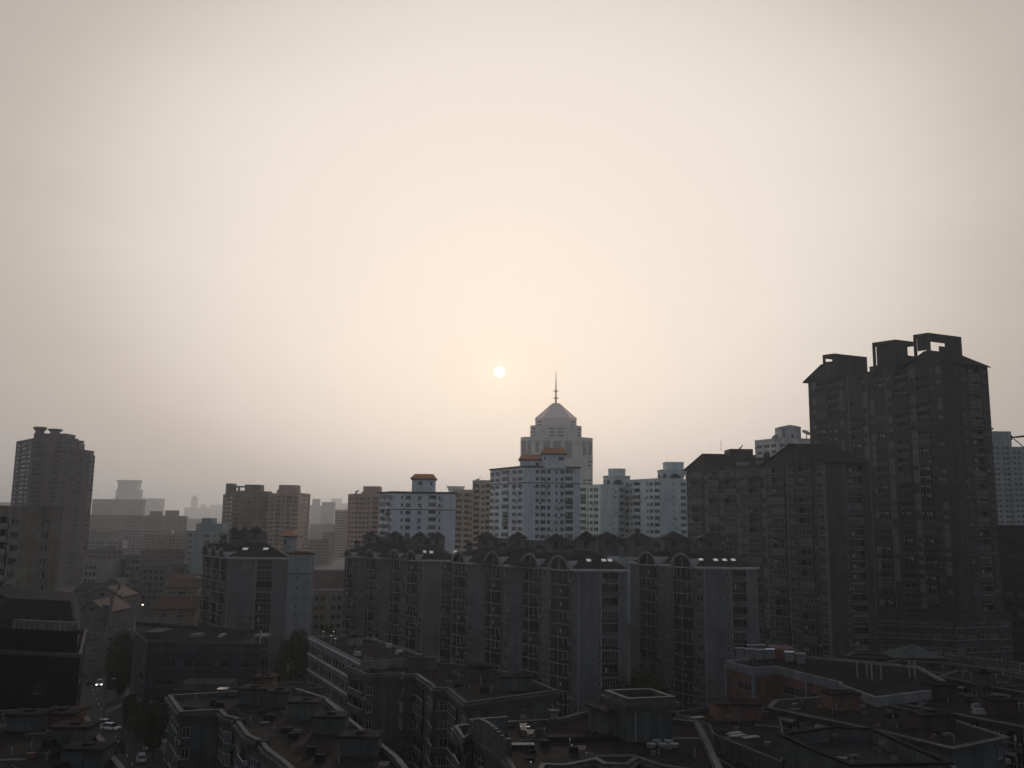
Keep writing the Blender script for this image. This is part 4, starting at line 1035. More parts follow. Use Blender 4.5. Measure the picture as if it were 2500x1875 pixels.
# mid-distance low buildings on the left
for lab, pts, py, pats, m in (
    ('dark blocky building with a pale roof edge under the broad hazy block', [(301, 420), (308, 410), (343, 412)], 1359, ['.w.', '.w.w.w.'], M_GREY),
    ('long low hazy roofline in front of the broad hazy block', [(205, 470), (420, 462)], 1373, ['.W.W.W.W.W.W.W.W.W.'], M_GREY),
    ('small grey block below the bluish grey block, by the red roofs', [(346, 430), (405, 428)], 1384, ['.w.w.w.w.'], M_GREY),
    ('dark narrow building beside the mauve tower foot', [(205, 400), (238, 398)], 1372, ['.w.w.w.'], M_PALE)):
    far_tower(lab, pts, py, 3.0, pats, m, ref=min(1, len(pts) - 1), parapet=.5)
def dome_house():
    q = W(275, 1412, 400); r = thing('domed_hall', 'low hall with a shallow curved roof beyond the white gabled houses', 'building', (q.x, q.y, 0))
    a, b = v2(W(256, 1424, 400)), v2(W(295, 1424, 400)); z = W(275, 1426, 400).z
    m = MB(); m.prism([a, b, b + Vector((0, 12)), a + Vector((0, 12))], 0, z, M_GREY); m.build('wall', r)
    m = MB(); n = 10; L = b.x - a.x; h = q.z - z
    for i in range(n):
        t0, t1 = i / n, (i + 1) / n; f = lambda t: z + h * math.sin(PI * t)
        m.poly([(a.x + L * t0, a.y - .3, f(t0)), (a.x + L * t1, a.y - .3, f(t1)), (a.x + L * t1, a.y + 12, f(t1)), (a.x + L * t0, a.y + 12, f(t0))], M_GREY)
        m.poly([(a.x + L * t0, a.y - .3, z), (a.x + L * t1, a.y - .3, z), (a.x + L * t1, a.y - .3, f(t1)), (a.x + L * t0, a.y - .3, f(t0))], M_DARK)
    m.build('vault_roof', r)
dome_house()
def gabled_house(label, pl, pr, pye, pyr, Y, depth, wm, rm, wpat, ridge='side', steps=0, nfl=6, ac=.2, chim=True):
    """house with a pitched roof; ridge 'side': runs across the view, 'front': gable faces us"""
    a, b = v2(W(pl, pye, Y)), v2(W(pr, pye, Y)); zt = W((pl + pr) / 2, pye, Y).z; zr = W((pl + pr) / 2, pyr, Y).z
    u = (b - a).normalized(); n = Vector((-u.y, u.x)); poly = [a, b, b + n * depth, a + n * depth]
    r = thing('house', label, 'building', base(poly))
    block(r, poly, 0, zt, 2.9, {0: wpat, 1: '.w.w.', 3: '.w.w.'}, wm, nfl=nfl, ac=ac, parapet=0)
    q = offset(poly, .45); m = MB()
    if ridge == 'side':
        e, f = (q[0] + q[3]) / 2, (q[1] + q[2]) / 2
        for s, t, k, l in ((q[0], q[1], f, e), (q[2], q[3], e, f)):
            P = [(s.x, s.y, zt - .1), (t.x, t.y, zt - .1), (k.x, k.y, zr), (l.x, l.y, zr)]
            m.hexa(P + [(p[0], p[1], p[2] + .25) for p in P], rm)
        g = MB()
        for s, t in ((poly[0], poly[3]), (poly[1], poly[2])):
            c = (s + t) / 2; g.poly([(s.x, s.y, zt - .05), (t.x, t.y, zt - .05), (c.x, c.y, zr)], wm)
        g.build('gable_wall', r)
    else:
        e, f = (q[0] + q[1]) / 2, (q[2] + q[3]) / 2
        for s, t, k, l in ((q[1], q[2], f, e), (q[3], q[0], e, f)):
            P = [(s.x, s.y, zt - .1), (t.x, t.y, zt - .1), (k.x, k.y, zr), (l.x, l.y, zr)]
            m.hexa(P + [(p[0], p[1], p[2] + .25) for p in P], rm)
        g = MB(); c = (a + b) / 2; L = (b - a).length
        if steps:
            for i in range(steps):
                w = L * (1 - i / steps) * .5 + .3; g.obox(c, u, -w, w, -.1, .3, zt + (zr - zt + .8) * i / steps, zt + (zr - zt + .8) * (i + 1) / steps, wm)
        g.poly([(a.x, a.y, zt - .05), (b.x, b.y, zt - .05), (c.x, c.y, zr)], wm)
        g.obox(c, u, -.5, .5, -.14, .02, zt + .4, zt + 1.4, M_GLASS)
        g.build('gable_wall', r)
    m.build('tiled_roof', r)
    if chim:
        m = MB(); c = (q[0] + q[1]) * .5 + n * depth * .5 + u * 2.5; m.obox(c, u, -.4, .4, -.3, .3, zt, zr + 1.0, wm); m.build('chimney', r)
    return r
gabled_house('white house with a stepped gable and red brown roof left of the avenue', 186, 262, 1496, 1468, 262, 15, M_GREY, M_RED, '._n_w_.', 'front', 0)  # house wall and tile colours darkened for the shadow they stand in
gabled_house('white house with a tall stepped gable behind the nearer gabled house', 206, 294, 1458, 1436, 292, 13, M_GREY, M_RED, '.w_w_w.', 'front', 4)
gabled_house('red-roofed white house partly hidden by the stepped gables', 258, 302, 1462, 1440, 318, 14, M_GREY, M_RED, '.w.w.', 'side')
gabled_house('sandy house with a red hipped roof right of the avenue trees', 372, 478, 1488, 1462, 276, 15, M_BEIGE, M_RED, '._w._W_n.', 'side')
gabled_house('red-roofed sandy house behind the nearer sandy house', 404, 484, 1436, 1416, 330, 14, M_BEIGE, M_RED, '.w.w.w.', 'side')
gabled_house('small red-roofed house below the bluish grey block', 408, 470, 1416, 1404, 380, 13, M_BEIGE2, M_RED, '.w.w.', 'side', chim=False)
gabled_house('small dark-roofed house by the mauve tower foot', 182, 236, 1444, 1428, 345, 13, M_GREY, M_ROOFD, '.w.w.', 'side', chim=False)
def black_hall():
    # black clad building with a raked roof frame on the left
    A, B, C = pix([(-70, 1480, 168), (176, 1476, 150), (180, 1476, 172)]); zt = W(176, 1476, 150).z
    z2 = W(190, 1545, 148).z; z3 = W(196, 1600, 147).z
    r = thing('black_hall', 'black clad building with a raked roof, pale edge trim and pipe chimneys', 'building', (B.x - 10, B.y + 10, 0))
    P = lambda px, py, Y: v2(W(px, py, Y))
    lo = [P(-70, 1624, 150), P(196, 1600, 146), P(205, 1600, 176), P(-70, 1600, 190)]
    m = MB(M_BLACK); facade(r, m, lo[0], lo[1], 0, z3, 4.0, '_W_=_W_=', M_BLACK, nfl=3, top=3, fr=M_RAIL); facade(r, m, lo[1], lo[2], 0, z3, 4.0, '_W_=', M_BLACK, nfl=4, top=2, fr=M_RAIL)
    m.build('wall', r); m = MB(); m.poly([(p.x, p.y, z3) for p in lo], M_ROOFG); ring(m, lo, .15, -.3, z3 - .2, z3 + .35, M_CORN); m.build('ledge', r)
    mid = [lo[0] + Vector((0, 3)), P(190, 1545, 149), P(196, 1545, 174), lo[3]]
    m = MB(); m.prism(mid, z3 - .1, z2, M_BLACK); m.build('upper_wall', r)
    top = [mid[0] + Vector((0, 6)), P(176, 1476, 155), P(182, 1476, 172), mid[3]]
    m = MB(); m.frustum(mid, z2 + .01, top, zt, M_ROOFD, M_BLACK); o = m.build('raked_roof', r)
    a, b = mid[1], top[1]; m = MB(); m.tube([(a.x, a.y, z2), (b.x, b.y, zt)], .42, M_CORN, 6); m.build('edge_trim', o)
    m = MB(); c = top[0]; m.tube([(c.x, c.y, zt), (b.x, b.y, zt)], .2, M_CORN, 6); m.build('edge_trim', o)
    u = (mid[1] - mid[0]).normalized(); L = (mid[1] - mid[0]).length
    for i in range(12):
        m = MB(); x = L * (.3 + .055 * i); m.obox(mid[0], u, x, x + L * .045, -.2, .9, z2 + .1, z2 + 1.5, M_GREY); m.build('skylight_box', o)
    for px, Yc, h in ((127, 152, 3.4), (175, 150, 3.6)):
        q = P(px, 1600, Yc); m = MB(); m.tube([(q.x, q.y, z3), (q.x, q.y, z3 + h)], .42, M_PALE, 10); m.tube([(q.x, q.y, z3 + h), (q.x, q.y, z3 + h + .5)], .6, M_METAL, 10); m.build('pipe_chimney', r)
    q = P(125, 1560, 158)
    for k, dx in enumerate((0, 9)):
        m = MB(); m.box(q.x + dx - .6, q.x + dx + .6, q.y, q.y + 1.2, z2, z2 + 3.5, M_GREY); m.build('roof_vent', r)
black_hall()
def slate_hall():
    zt = W(480, 1577, 190).z
    P = pix([(325, 1572, 206), (360, 1580, 190), (636, 1584, 190)]); poly = P + [P[2] * 1.11, P[0] * 1.09]
    r = thing('office_building', 'low slate blue building with ribbon bands and a roof stair hut', 'building', base(poly))
    block(r, poly, 0, zt, 3.6, {0: '._w.', 1: '._WW_W.WW_W_.WW.'}, M_NAVY, nfl=4, ac=.2, top=1.6, fr=M_RAIL, parapet=.7)
    bands(r, poly, (1,), [zt - 1.2, zt - 4.9, zt - 8.5], M_NAVY, .5, .5)
    top_box(r, 353, 393, 1543, 202, zt, M_NAVY, 7); 
    for px, w in ((530, 1.0), (618, 2.8), (462, 2.4)):
        q = v2(W(px, 1566, 203)); m = MB(); m.frustum([q, q + Vector((w, 0)), q + Vector((w, 4)), q + Vector((0, 4))], zt, [q + Vector((.1, .2)), q + Vector((w - .1, .2)), q + Vector((w - .1, 3.8)), q + Vector((.1, 3.8))], zt + .5, M_METAL if w < 2 else M_GREY); m.build('roof_hatch', r)
    p2 = pix([(600, 1690, 172), (640, 1692, 166), (792, 1660, 170)]); z2 = W(640, 1692, 166).z
    r2 = thing('low_shed', 'low flat-roofed shed between the slate blue building and the office facade', 'building', base(para(*p2)))
    block(r2, para(*p2), 0, z2, 3.2, {0: '.w.', 1: '.W.W.W.W.'}, M_GREEN, nfl=1, parapet=.4)
slate_hall()

# ------------------------------------------------------------------ foreground flat roofs
def cornice(root, poly, z, m=None, edges=None):
    m = m or M_CORN
    b = MB(); ring(b, poly, .55, -.05, z - .45, z - .08, m); ring(b, poly, .34, -.05, z - .85, z - .452, m); ring(b, poly, .7, -.35, z - .078, z + .22, m); ring(b, poly, .3, -.3, z + .222, z + .62, m)
    b.build('cornice', root)
def roof_hut(root, px, py, z, w, d, h, ang=0.0, m=None):
    q = v2(H(px, py, z)); u = Vector((math.cos(ang), math.sin(ang)))
    b = MB(); b.obox(q, u, -w / 2, w / 2, -d / 2, d / 2, z - .1, z + h, m or M_GREEN); o = b.build('roof_hut', root)
    b = MB(); n = Vector((-u.y, u.x)); c = [q + u * (sx * (w / 2 + .3)) + n * (sy * (d / 2 + .3)) for sx, sy in ((-1, -1), (1, -1), (1, 1), (-1, 1))]
    b.frustum(c, z + h, [q + (p - q) * .93 for p in c], z + h + .28, M_ROOFB); b.obox(q, u, -.6, .6, -.4, .4, z + h + .27, z + h + .5, M_ROOFB); b.build('hut_roof', o)
    b = MB(); b.obox(q, u, w * .04, w * .04 + .12, -d / 2 - .06, -d / 2 + .02, z, z + h, M_DARK2); b.build('drainpipe', o)
def hatches(root, z, pts, m=None):
    for px, py in pts:
        q = v2(H(px, py, z)); b = MB(); s = R.uniform(.8, 1.2)
        b.frustum([q + Vector(p) * s for p in ((-.8, -.5), (.8, -.5), (.8, .5), (-.8, .5))], z - .05, [q + Vector(p) * s for p in ((-.6, -.35), (.6, -.35), (.6, .35), (-.6, .35))], z + .75, m or M_BLACK); b.build('roof_hatch', root)
def roof_pipes(root, z, pts, h=1.6, r=.16):
    for px, py in pts:
        q = v2(H(px, py, z)); b = MB(); b.tube([(q.x, q.y, z - .1), (q.x, q.y, z + h)], r, M_METAL, 8); b.tube([(q.x, q.y, z + h), (q.x, q.y, z + h + .25)], r * 1.7, M_CHROME, 8); b.build('vent_pipe', root)
def wings(label, pts, z, faces, wallm=None, nfl=6, roofm=None, corn=True, name='apartment_block', parapet=.55, ac=.5, group=None, top=1.1, fh=2.85, fr=None, cat='building'):
    poly = pix(pts, z)
    r = thing(name, label, cat, base(poly), group)
    block(r, poly, 0, z, fh, faces, wallm or M_GREEN, nfl=nfl, ac=ac, parapet=0 if corn else parapet, roofm=roofm or M_ROOFB, top=top, fr=fr)
    if corn: cornice(r, poly, z)
    CLUT.append((r, poly, z, 34 if corn else 16, len(label)))
    return r, poly
ZR = 17.6
CLUT = []
r, p = wings('flat-roofed apartment block at the bottom left with six rooftop huts in a row',
   [(414, 1707), (442, 1747), (537, 1742), (552, 1758), (575, 1762), (588, 1782), (606, 1806), (640, 1821), (652, 1840), (690, 1868), (735, 1910), (760, 1935), (1000, 1905), (966, 1859), (850, 1765), (790, 1712), (722, 1690), (600, 1688), (586, 1696), (430, 1706)],
   ZR, {0: '.W.', 1: '.W___.', 2: 'w', 3: '.b.', 4: 'w', 5: '.b.', 6: '.W.', 7: 'w', 8: '.b.', 9: '.W.W.', 10: 'w', 11: '.W_W.', 12: '.W.', 13: '.W.W.W.'})
for px, py, w in ((622, 1708, 4.2), (682, 1715, 3.2), (746, 1742, 4.2), (807, 1780, 4.2), (880, 1832, 4.6)): roof_hut(r, px, py + 6, ZR, w, 3.0, 2.0)
roof_hut(r, 648, 1694, ZR, 3, 3, 2.6, m=M_BRICK)
hatches(r, ZR, [(523, 1720), (535, 1727), (644, 1746), (660, 1758), (700, 1789), (716, 1803), (760, 1838), (782, 1857), (464, 1738), (585, 1769), (640, 1822)])
b = MB(); q = H(545, 1684, ZR); b.obox(v2(q), Vector((1, 0)), -7, 1, -.3, 4, ZR - .1, ZR + 1.0, M_GREEN, M_ROOFG); b.build('roof_hut', r)
b = MB(); q = H(545, 1682, ZR + 1); b.box(q.x - .8, q.x + .8, q.y - .9, q.y + .9, ZR + 1.0, ZR + 1.12, M_CHROME); b.build('roof_hatch', r)

# office block with ribbon windows and the stepped apartment block behind it
zo = 18.8
r, p = wings('flat-roofed office block with rows of tall windows in the centre left',
   [(755, 1557), (880, 1621), (996, 1613), (1028, 1603), (916, 1565), (852, 1555)], zo, {0: '.w.w.w.w-w.w.w.w-w.w.w.w-w.w.w.w.', 1: '.W_', 2: '='}, wallm=M_OFFICE, roofm=M_ROOFG, corn=False, name='office_building', parapet=.5, ac=.1, top=.8, fh=3.1, fr=M_RAIL)
bands(r, p, (0,), [zo - 3.35 * k - .2 for k in range(0, 5)], M_TRIM, .35, .25)
roof_hut(r, 866, 1574, zo, 2.9, 2, 1.6, m=M_PALE)
roof_pipes(r, zo, [(789, 1560), (814, 1559), (808, 1570), (818, 1578), (868, 1602), (892, 1615)], 1.3)
hatches(r, zo, [(872, 1600), (950, 1580), (975, 1597)], M_METAL)
r, p = wings('apartment block with a stepped cornice and three rooftop huts in the lower centre',
   [(849, 1634), (896, 1654), (983, 1651), (990, 1656), (1017, 1653), (1041, 1670), (1054, 1678), (1062, 1688), (1096, 1688), (1123, 1712), (1137, 1724), (1357, 1694), (1290, 1665), (1222, 1646), (1160, 1633), (1077, 1627), (996, 1614), (882, 1623)],
   ZR, {0: '.b.', 1: 'W____.', 2: 'b', 3: '.W.', 4: '.b.', 5: 'w', 6: 'b', 7: 'W', 8: '.b.', 9: '.w', 10: '._____n__.n.'}, ac=.5)
for px, py, w in ((1030, 1634, 4.8), (1171, 1655, 5.0), (1262, 1682, 5.0)): roof_hut(r, px, py, ZR, w, 3.4, 2.0)
hatches(r, ZR, [(957, 1636), (1101, 1656), (1185, 1688), (906, 1643)])

# front centre block with the stair tower
r, p = wings('front centre apartment block with a curved parapet and a stair tower on its roof',
   [(1113, 1783), (1132, 1812), (1152, 1800), (1236, 1858), (1262, 1905), (1300, 1925), (1326, 1878), (1380, 1880), (1455, 1864), (1475, 1876), (1530, 1878), (1556, 1860), (1620, 1882), (1760, 1900), (1700, 1772), (1560, 1757), (1425, 1749), (1367, 1765), (1290, 1770), (1170, 1776)],
   ZR, {0: '.b.', 1: 'W', 2: '.W_W.', 3: '.W.', 4: '.b.', 6: 'W', 7: '.W.'}, ac=.4)
# pediment wall at the left end
a, c = p[2], p[3]; u = (c - a).normalized(); L = (c - a).length
b = MB(); n = 12
for i in range(n):
    x0, x1 = L * i / n, L * (i + 1) / n; hh = 1.0 + 1.5 * math.sqrt(max(0, 1 - ((i + .5) / n * 2 - 1) ** 2))
    b.obox(a, u, x0, x1, -.25, .2, ZR + .6, ZR + .6 + hh, M_CORN)
b.build('curved_parapet', r)
b = MB(); b.obox(a, u, -.5, .0, -.3, 5, ZR, ZR + 2.2, M_GREEN); b.build('parapet_pier', r); b = MB(); b.obox(a, u, L, L + .6, -.3, .4, ZR, ZR + 2.6, M_GREEN); b.build('parapet_pier', r)
def stair_tower(root):
    P = pix([(1483, 1788), (1535, 1812), (1642, 1806)], ZR); poly = para(*P); z1 = W(1535, 1722, P[1].y).z
    m = MB(); facade(root, m, poly[0], poly[1], ZR - .1, z1, 5, '=', M_GREEN); facade(root, m, poly[1], poly[2], ZR - .1, z1, 3.6, '__n.-.-.W.', M_GREEN, top=2.2, nfl=1, fr=M_FRAMED); facade(root, m, poly[2], poly[3], ZR - .1, z1, 5, '=', M_GREEN); facade(root, m, poly[3], poly[0], ZR - .1, z1, 5, '=', M_GREEN)
    o = m.build('stair_tower', root)
    m = MB(); ring(m, poly, .35, -.1, z1 - .9, z1 - .3, M_CORN); ring(m, poly, .7, -.2, z1 - .298, z1 + .25, M_CORN); ring(m, poly, .35, -.3, z1 + .252, z1 + .9, M_CORN); m.poly([(q.x, q.y, z1 - .1) for q in poly], M_ROOFG); m.build('cornice', o)
    m = MB(); u = (poly[2] - poly[1]).normalized(); a = poly[1] + u * .9; nn = Vector((u.y, -u.x)); a = a + nn * .12; m.tube([(a.x, a.y, ZR), (a.x, a.y, z1 - .9)], .09, M_PALE, 6); m.build('drainpipe', o)
    m = MB(); m.obox(poly[1], u, (poly[2] - poly[1]).length - 2.2, (poly[2] - poly[1]).length + .2, -1.0, .0, ZR + 3.5, ZR + 3.7, M_CORN); m.build('door_canopy', o)
stair_tower(r)
P = pix([(1436, 1778), (1486, 1800), (1530, 1797)], ZR); q4 = para(*P); z1 = ZR + 2.9
b = MB(); b.prism(q4, ZR - .1, z1, M_GREEN); o = b.build('roof_hut', r)
b = MB(); b.frustum(offset(q4, .4), z1, offset(q4, .2), z1 + .25, M_ROOFB); b.build('hut_roof', o)
hatches(r, ZR, [(1330, 1822), (1400, 1838)]); roof_pipes(r, ZR, [(1353, 1765)], 1.5, .5); roof_pipes(r, ZR, [(1178, 1782)], 1.0, .45); roof_pipes(r, ZR, [(1290, 1790)], .6)
b = MB(); q = H(1265, 1826, ZR); b.obox(v2(q), Vector((1, .05)).normalized(), -2.5, 2.0, -.6, .6, ZR - .1, ZR + .5, M_BLACK, M_PALE); b.build('roof_hatch', r)
b = MB(); q = H(1410, 1806, ZR); b.obox(v2(q), Vector((1, .1)).normalized(), -4, 4.5, -.8, .8, ZR - .1, ZR + .55, M_ROOFB); b.build('roof_ledge', r)
for i in range(5):
    q = H(1590 + 14 * i, 1824 - (i % 2) * 8, ZR); b = MB(); b.tube([(q.x, q.y, ZR), (q.x, q.y, ZR + .45)], [.5, .62], M_PALE, 8); tag(b.build('flower_pot'), ['pale round pot at the left end of the cluster below the stair tower door', 'pale round pot second from the left below the stair tower door', 'middle pale round pot below the stair tower door', 'pale round pot second from the right below the stair tower door', 'pale round pot at the right end below the stair tower door'][i], 'pot', 'pots on the front roof')

# bottom left roof with three huts
r, p = wings('flat roof in the bottom left corner with four rooftop huts beside the street',
   [(-120, 1900), (300, 1895), (262, 1848), (236, 1806), (196, 1746), (40, 1744), (-140, 1752)], ZR, {0: '.W.W.W.', 1: '.W.W.', 2: '.W.', 3: '.W.W.'}, nfl=6)
for px, py, w, d in ((70, 1778, 4.4, 3.2), (180, 1812, 4.6, 3.0), (212, 1868, 4.6, 3.2)): roof_hut(r, px, py, ZR, w, d, 1.9)
roof_hut(r, 152, 1766, ZR, 4.6, 4.5, 1.5, m=M_BRICK); hatches(r, ZR, [(120, 1822), (140, 1850), (150, 1880)])

# loose odds and ends on the foreground roofs
def in_poly(p, poly):
    c = False
    for i in range(len(poly)):
        a, b = poly[i], poly[i - 1]
        if (a.y > p.y) != (b.y > p.y) and p.x < (b.x - a.x) * (p.y - a.y) / (b.y - a.y) + a.x: c = not c
    return c
def clutter(root, poly, z, n, seed):
    rr = random.Random(seed); xs = [p.x for p in poly]; ys = [p.y for p in poly]; k = 0; tries = 0
    inner = offset(poly, -1.2)
    def spot():
        for _ in range(60):
            p = Vector((rr.uniform(min(xs), max(xs)), rr.uniform(max(96, min(ys)), max(ys))))
            if in_poly(p, inner): return p
        return None
    for i in range(n):
        p = spot()
        if p is None: continue
        t = rr.uniform(-.4, .4); u = Vector((math.cos(t), math.sin(t))); b = MB(); q = rr.random()
        if q < .25: b.tube([(p.x, p.y, z - .1), (p.x, p.y, z + rr.uniform(.5, 1.2))], .09, M_METAL, 6); nm = 'vent_pipe'
        elif q < .5:
            w, d = rr.uniform(.4, 1.3), rr.uniform(.3, .8); b.obox(p, u, 0, w, 0, d, z - .05, z + rr.uniform(.2, .55), rr.choice((M_GREY, M_BLACK, M_ROOFG, M_BRICK))); nm = 'roof_box'
        elif q < .75:
            e = p + Vector((rr.uniform(-7, 7), rr.uniform(-5, 5))); 
            if not in_poly(e, inner): continue
            m = (p + e) / 2 + Vector((rr.uniform(-.8, .8), rr.uniform(-.8, .8))); b.tube([(p.x, p.y, z + .05), (m.x, m.y, z + .06), (e.x, e.y, z + .05)], .045, M_RAIL if rr.random() < .6 else M_GREY, 4); nm = 'cable'
        elif q < .9:
            w, d = rr.uniform(1.5, 5), rr.uniform(.9, 1.1); b.obox(p, u, 0, w, 0, d, z - .03, z + .012 + .003 * (i % 5), rr.choice((M_ROOFG, M_BLACK, M_DARK2))); nm = 'felt_patch'
        else:
            h = rr.uniform(1.6, 3.0); b.tube([(p.x, p.y, z - .1), (p.x, p.y, z + h)], .035, M_RAIL, 5)
            for j in range(4): b.tube([(p.x - .5 + .06 * j, p.y, z + h - .12 * j - .1), (p.x + .5 - .06 * j, p.y, z + h - .12 * j - .1)], .018, M_METAL, 4)
            nm = 'antenna'
        b.build(nm, root)
for root, poly, z, n, sd in CLUT: clutter(root, poly, z, n, sd)

# red brick building with white bands
zb = 17.7
P = [v2(W(1773, 1605, 182)), v2(W(1837, 1619, 174)), v2(W(1893, 1614, 176)), v2(W(2052, 1652, 160)), v2(W(2052, 1660, 158)), v2(W(2138, 1688, 147)), v2(W(2332, 1662, 157)), v2(W(2240, 1622, 178)), v2(W(2100, 1612, 184)), v2(W(1900, 1594, 192))]
r = thing('brick_building', 'red brick building with white bands and solar heaters on its roof', 'building', base(P))
block(r, P, 0, zb, 3.4, {0: '.w.w.w.', 1: '=', 2: '._WWWW.WWWW.WW.', 4: '.w.w.w.', 5: '.W.W.W.W.'}, M_BRICK, nfl=4, roofm=M_ROOFG, top=1.6, fr=M_FRAMED, parapet=.3)
b = MB(); ring(b, P, .22, -.25, zb - 1.0, zb + .5, M_BAND); b.build('white_band', r)
for i, f in ((0, 0.0), (1, 0.02), (2, .5), (2, .97), (4, .02), (5, .98)):
    A, B = P[i], P[i + 1]; u = (B - A).normalized(); x = (B - A).length * f; b = MB(); b.obox(A, u, x - .3, x + .35, -.28, .05, .5, zb - 1.003, M_BAND); b.build('white_pilaster', r)
b = MB(); A, B = P[0], P[1]; u = (B - A).normalized(); b.obox(A, u, 0, (B - A).length + .3, -.2, .05, 2.6, 3.4, M_BAND); A, B = P[1], P[2]; u = (B - A).normalized(); b.obox(A, u, .0, (B - A).length, -.2, .05, 2.61, 3.41, M_BAND); b.build('white_band', r)
top_box(r, 1892, 1944, 1584, 188, zb, M_BRICK, 5)
HN = ['front row at the left end of', 'front row second along on', 'front row third along on', 'front row fourth along on', 'back row left on', 'back row middle on', 'back row right on', 'right of the roof hut nearer on', 'right of the roof hut farther on']
for i, (px, py) in enumerate(((1803, 1608), (1826, 1610), (1851, 1612), (1876, 1610), (1832, 1600), (1855, 1599), (1884, 1602), (1924, 1617), (1952, 1622))):
    q = v2(H(px, py, zb)); t = thing('solar_heater', 'solar heater, %s the brick building roof' % HN[i], 'solar heater', (q.x, q.y, zb), 'solar heaters on the brick building')
    b = MB(); y0, z0 = q.y - 1.1, zb + .25
    b.hexa([(q.x - .85, y0, z0), (q.x + .85, y0, z0), (q.x + 1.35, q.y + .6, zb + 1.7), (q.x - .35, q.y + .6, zb + 1.7), (q.x - .85, y0, z0 + .08), (q.x + .85, y0, z0 + .08), (q.x + 1.35, q.y + .6, zb + 1.78), (q.x - .35, q.y + .6, zb + 1.78)], M_GLASS3); b.build('collector', t)
    b = MB(); b.tube([(q.x - .5, q.y + .75, zb + 1.9), (q.x + 1.5, q.y + .75, zb + 1.9)], .27, M_CHROME if i in (3, 7) else M_METAL, 10); b.build('tank', t)
    b = MB()
    for x, y in ((-.7, -1.0), (.75, -1.0), (-.2, .75), (1.3, .75)): b.tube([(q.x + x, q.y + y, zb - .05), (q.x + x, q.y + y, zb + (.3 if y < 0 else 1.75))], .05, M_METAL, 4)
    b.build('stand', t)
for i, (px, py) in enumerate(((2094, 1655), (2117, 1656), (2129, 1662), (2152, 1660), (2221, 1655), (2234, 1656))):
    q = H(px, py, zb); b = MB(); b.tube([(q.x, q.y, zb - .1), (q.x, q.y, zb + 3.0)], .14, M_PALE, 6); b.build('roof_post', r)

# old brown roofs at the lower right
def old_row(label, pts, z, faces, group='old brown-roofed rows', wallm=None, nfl=5):
    poly = pix(pts, z); r = thing('apartment_block', label, 'building', base(poly), group)
    block(r, poly, 0, z, 2.9, faces, wallm or M_GREEN, nfl=nfl, roofm=M_ROOFB, parapet=0, ac=.5, top=.7)
    b = MB(); ring(b, poly, .75, -.1, z - .16, z + .14, M_DARK); b.build('eave', r)
    for i in (k for k in faces if len(faces[k]) > 3):
        A, B = poly[i], poly[(i + 1) % len(poly)]; u = (B - A).normalized(); L = (B - A).length
        for k in range(int(L / 6)):
            x = 1.5 + 6 * k + R.uniform(-.5, 1.0); w = R.uniform(2.2, 3.6); zz = z - .95 - 2.9 * R.choice((0, 0, 1, 1, 2))
            b = MB(); b.hexa([tuple((A + u * (x + a) + Vector((u.y, -u.x)) * d).to_3d() + Vector((0, 0, zz + h))) for a, d, h in ((0, .03, 0), (w, .03, 0), (w, .03, .06), (0, .03, .06))] +
                             [tuple((A + u * (x + a) + Vector((u.y, -u.x)) * d).to_3d() + Vector((0, 0, zz + h))) for a, d, h in ((0, .95, -.32), (w, .95, -.32), (w, .95, -.26), (0, .95, -.26))], M_PALE); b.build('awning', r)
    clutter(r, poly, z, 26, len(label))
    return r, poly
ZB = 16.6
r, p = old_row('long brown-roofed row with a brick roof box, in front of the brick building', [(1884, 1729), (2150, 1784), (2322, 1826), (2450, 1800), (2300, 1752), (2150, 1720), (2000, 1704), (1900, 1712)], ZB, {0: '.W.b.wW.b.W.w.W.b', 1: 'W.w.W.b.W.w.W.', 2: '._____.w.'})
roof_hut(r, 2055, 1728, ZB, 4.6, 3.4, 2.2, .1, M_BRICK); roof_hut(r, 2276, 1778, ZB, 5.2, 3.4, 2.0, .1, M_DRED); hatches(r, ZB, [(2180, 1752)], M_ROOFB)
r, p = old_row('second brown-roofed row behind the long brown-roofed row', [(2122, 1700), (2212, 1720), (2500, 1775), (2640, 1802), (2700, 1760), (2500, 1722), (2330, 1692), (2180, 1684)], ZB, {0: '.W.w.W.b.', 1: '.W.b.w.W.W.b.w.W.b.', 2: '.W.W.w.'})
roof_hut(r, 2295, 1704, ZB, 4.6, 3.2, 2.2, .1, M_DRED); roof_hut(r, 2440, 1740, ZB, 4, 3, 2.0, .1, M_DRED); hatches(r, ZB, [(2390, 1742), (2384, 1730)], M_PALE)
r, p = old_row('third brown-roofed row at the right edge behind the brick building', [(2300, 1652), (2400, 1672), (2560, 1702), (2620, 1682), (2450, 1650), (2340, 1640)], ZB, {0: '.W.b.W.', 1: '.W.b.w.W.W.'})
roof_hut(r, 2400, 1672, ZB, 2.6, 2.6, 2.3, .1, M_GREEN)
r, p = old_row('fourth brown-roofed row with pale awnings below the tall tower', [(2150, 1622), (2300, 1644), (2560, 1684), (2600, 1664), (2380, 1630), (2200, 1612)], ZB - .5, {0: '.W.w.b.W.w.W.', 1: '.W.b.w.W.W.w.W.'})
r, p = old_row('farthest brown-roofed row at the foot of the dark tower base', [(2070, 1602), (2260, 1612), (2560, 1648), (2600, 1632), (2300, 1598), (2090, 1594)], ZB - .6, {0: '.W.w.b.W.w.W.', 1: '.W.b.w.W.W.w.W.w.'})
b = MB(); q = H(2230, 1600, ZB); b.frustum([v2(q) + Vector(t) for t in ((-6, -4), (6, -4), (6, 4), (-6, 4))], ZB, [v2(q) + Vector(t) for t in ((-.1, 0), (.1, 0), (.1, .1), (-.1, .1))], ZB + 2.4, M_GREEN); b.build('pyramid_roof', r)
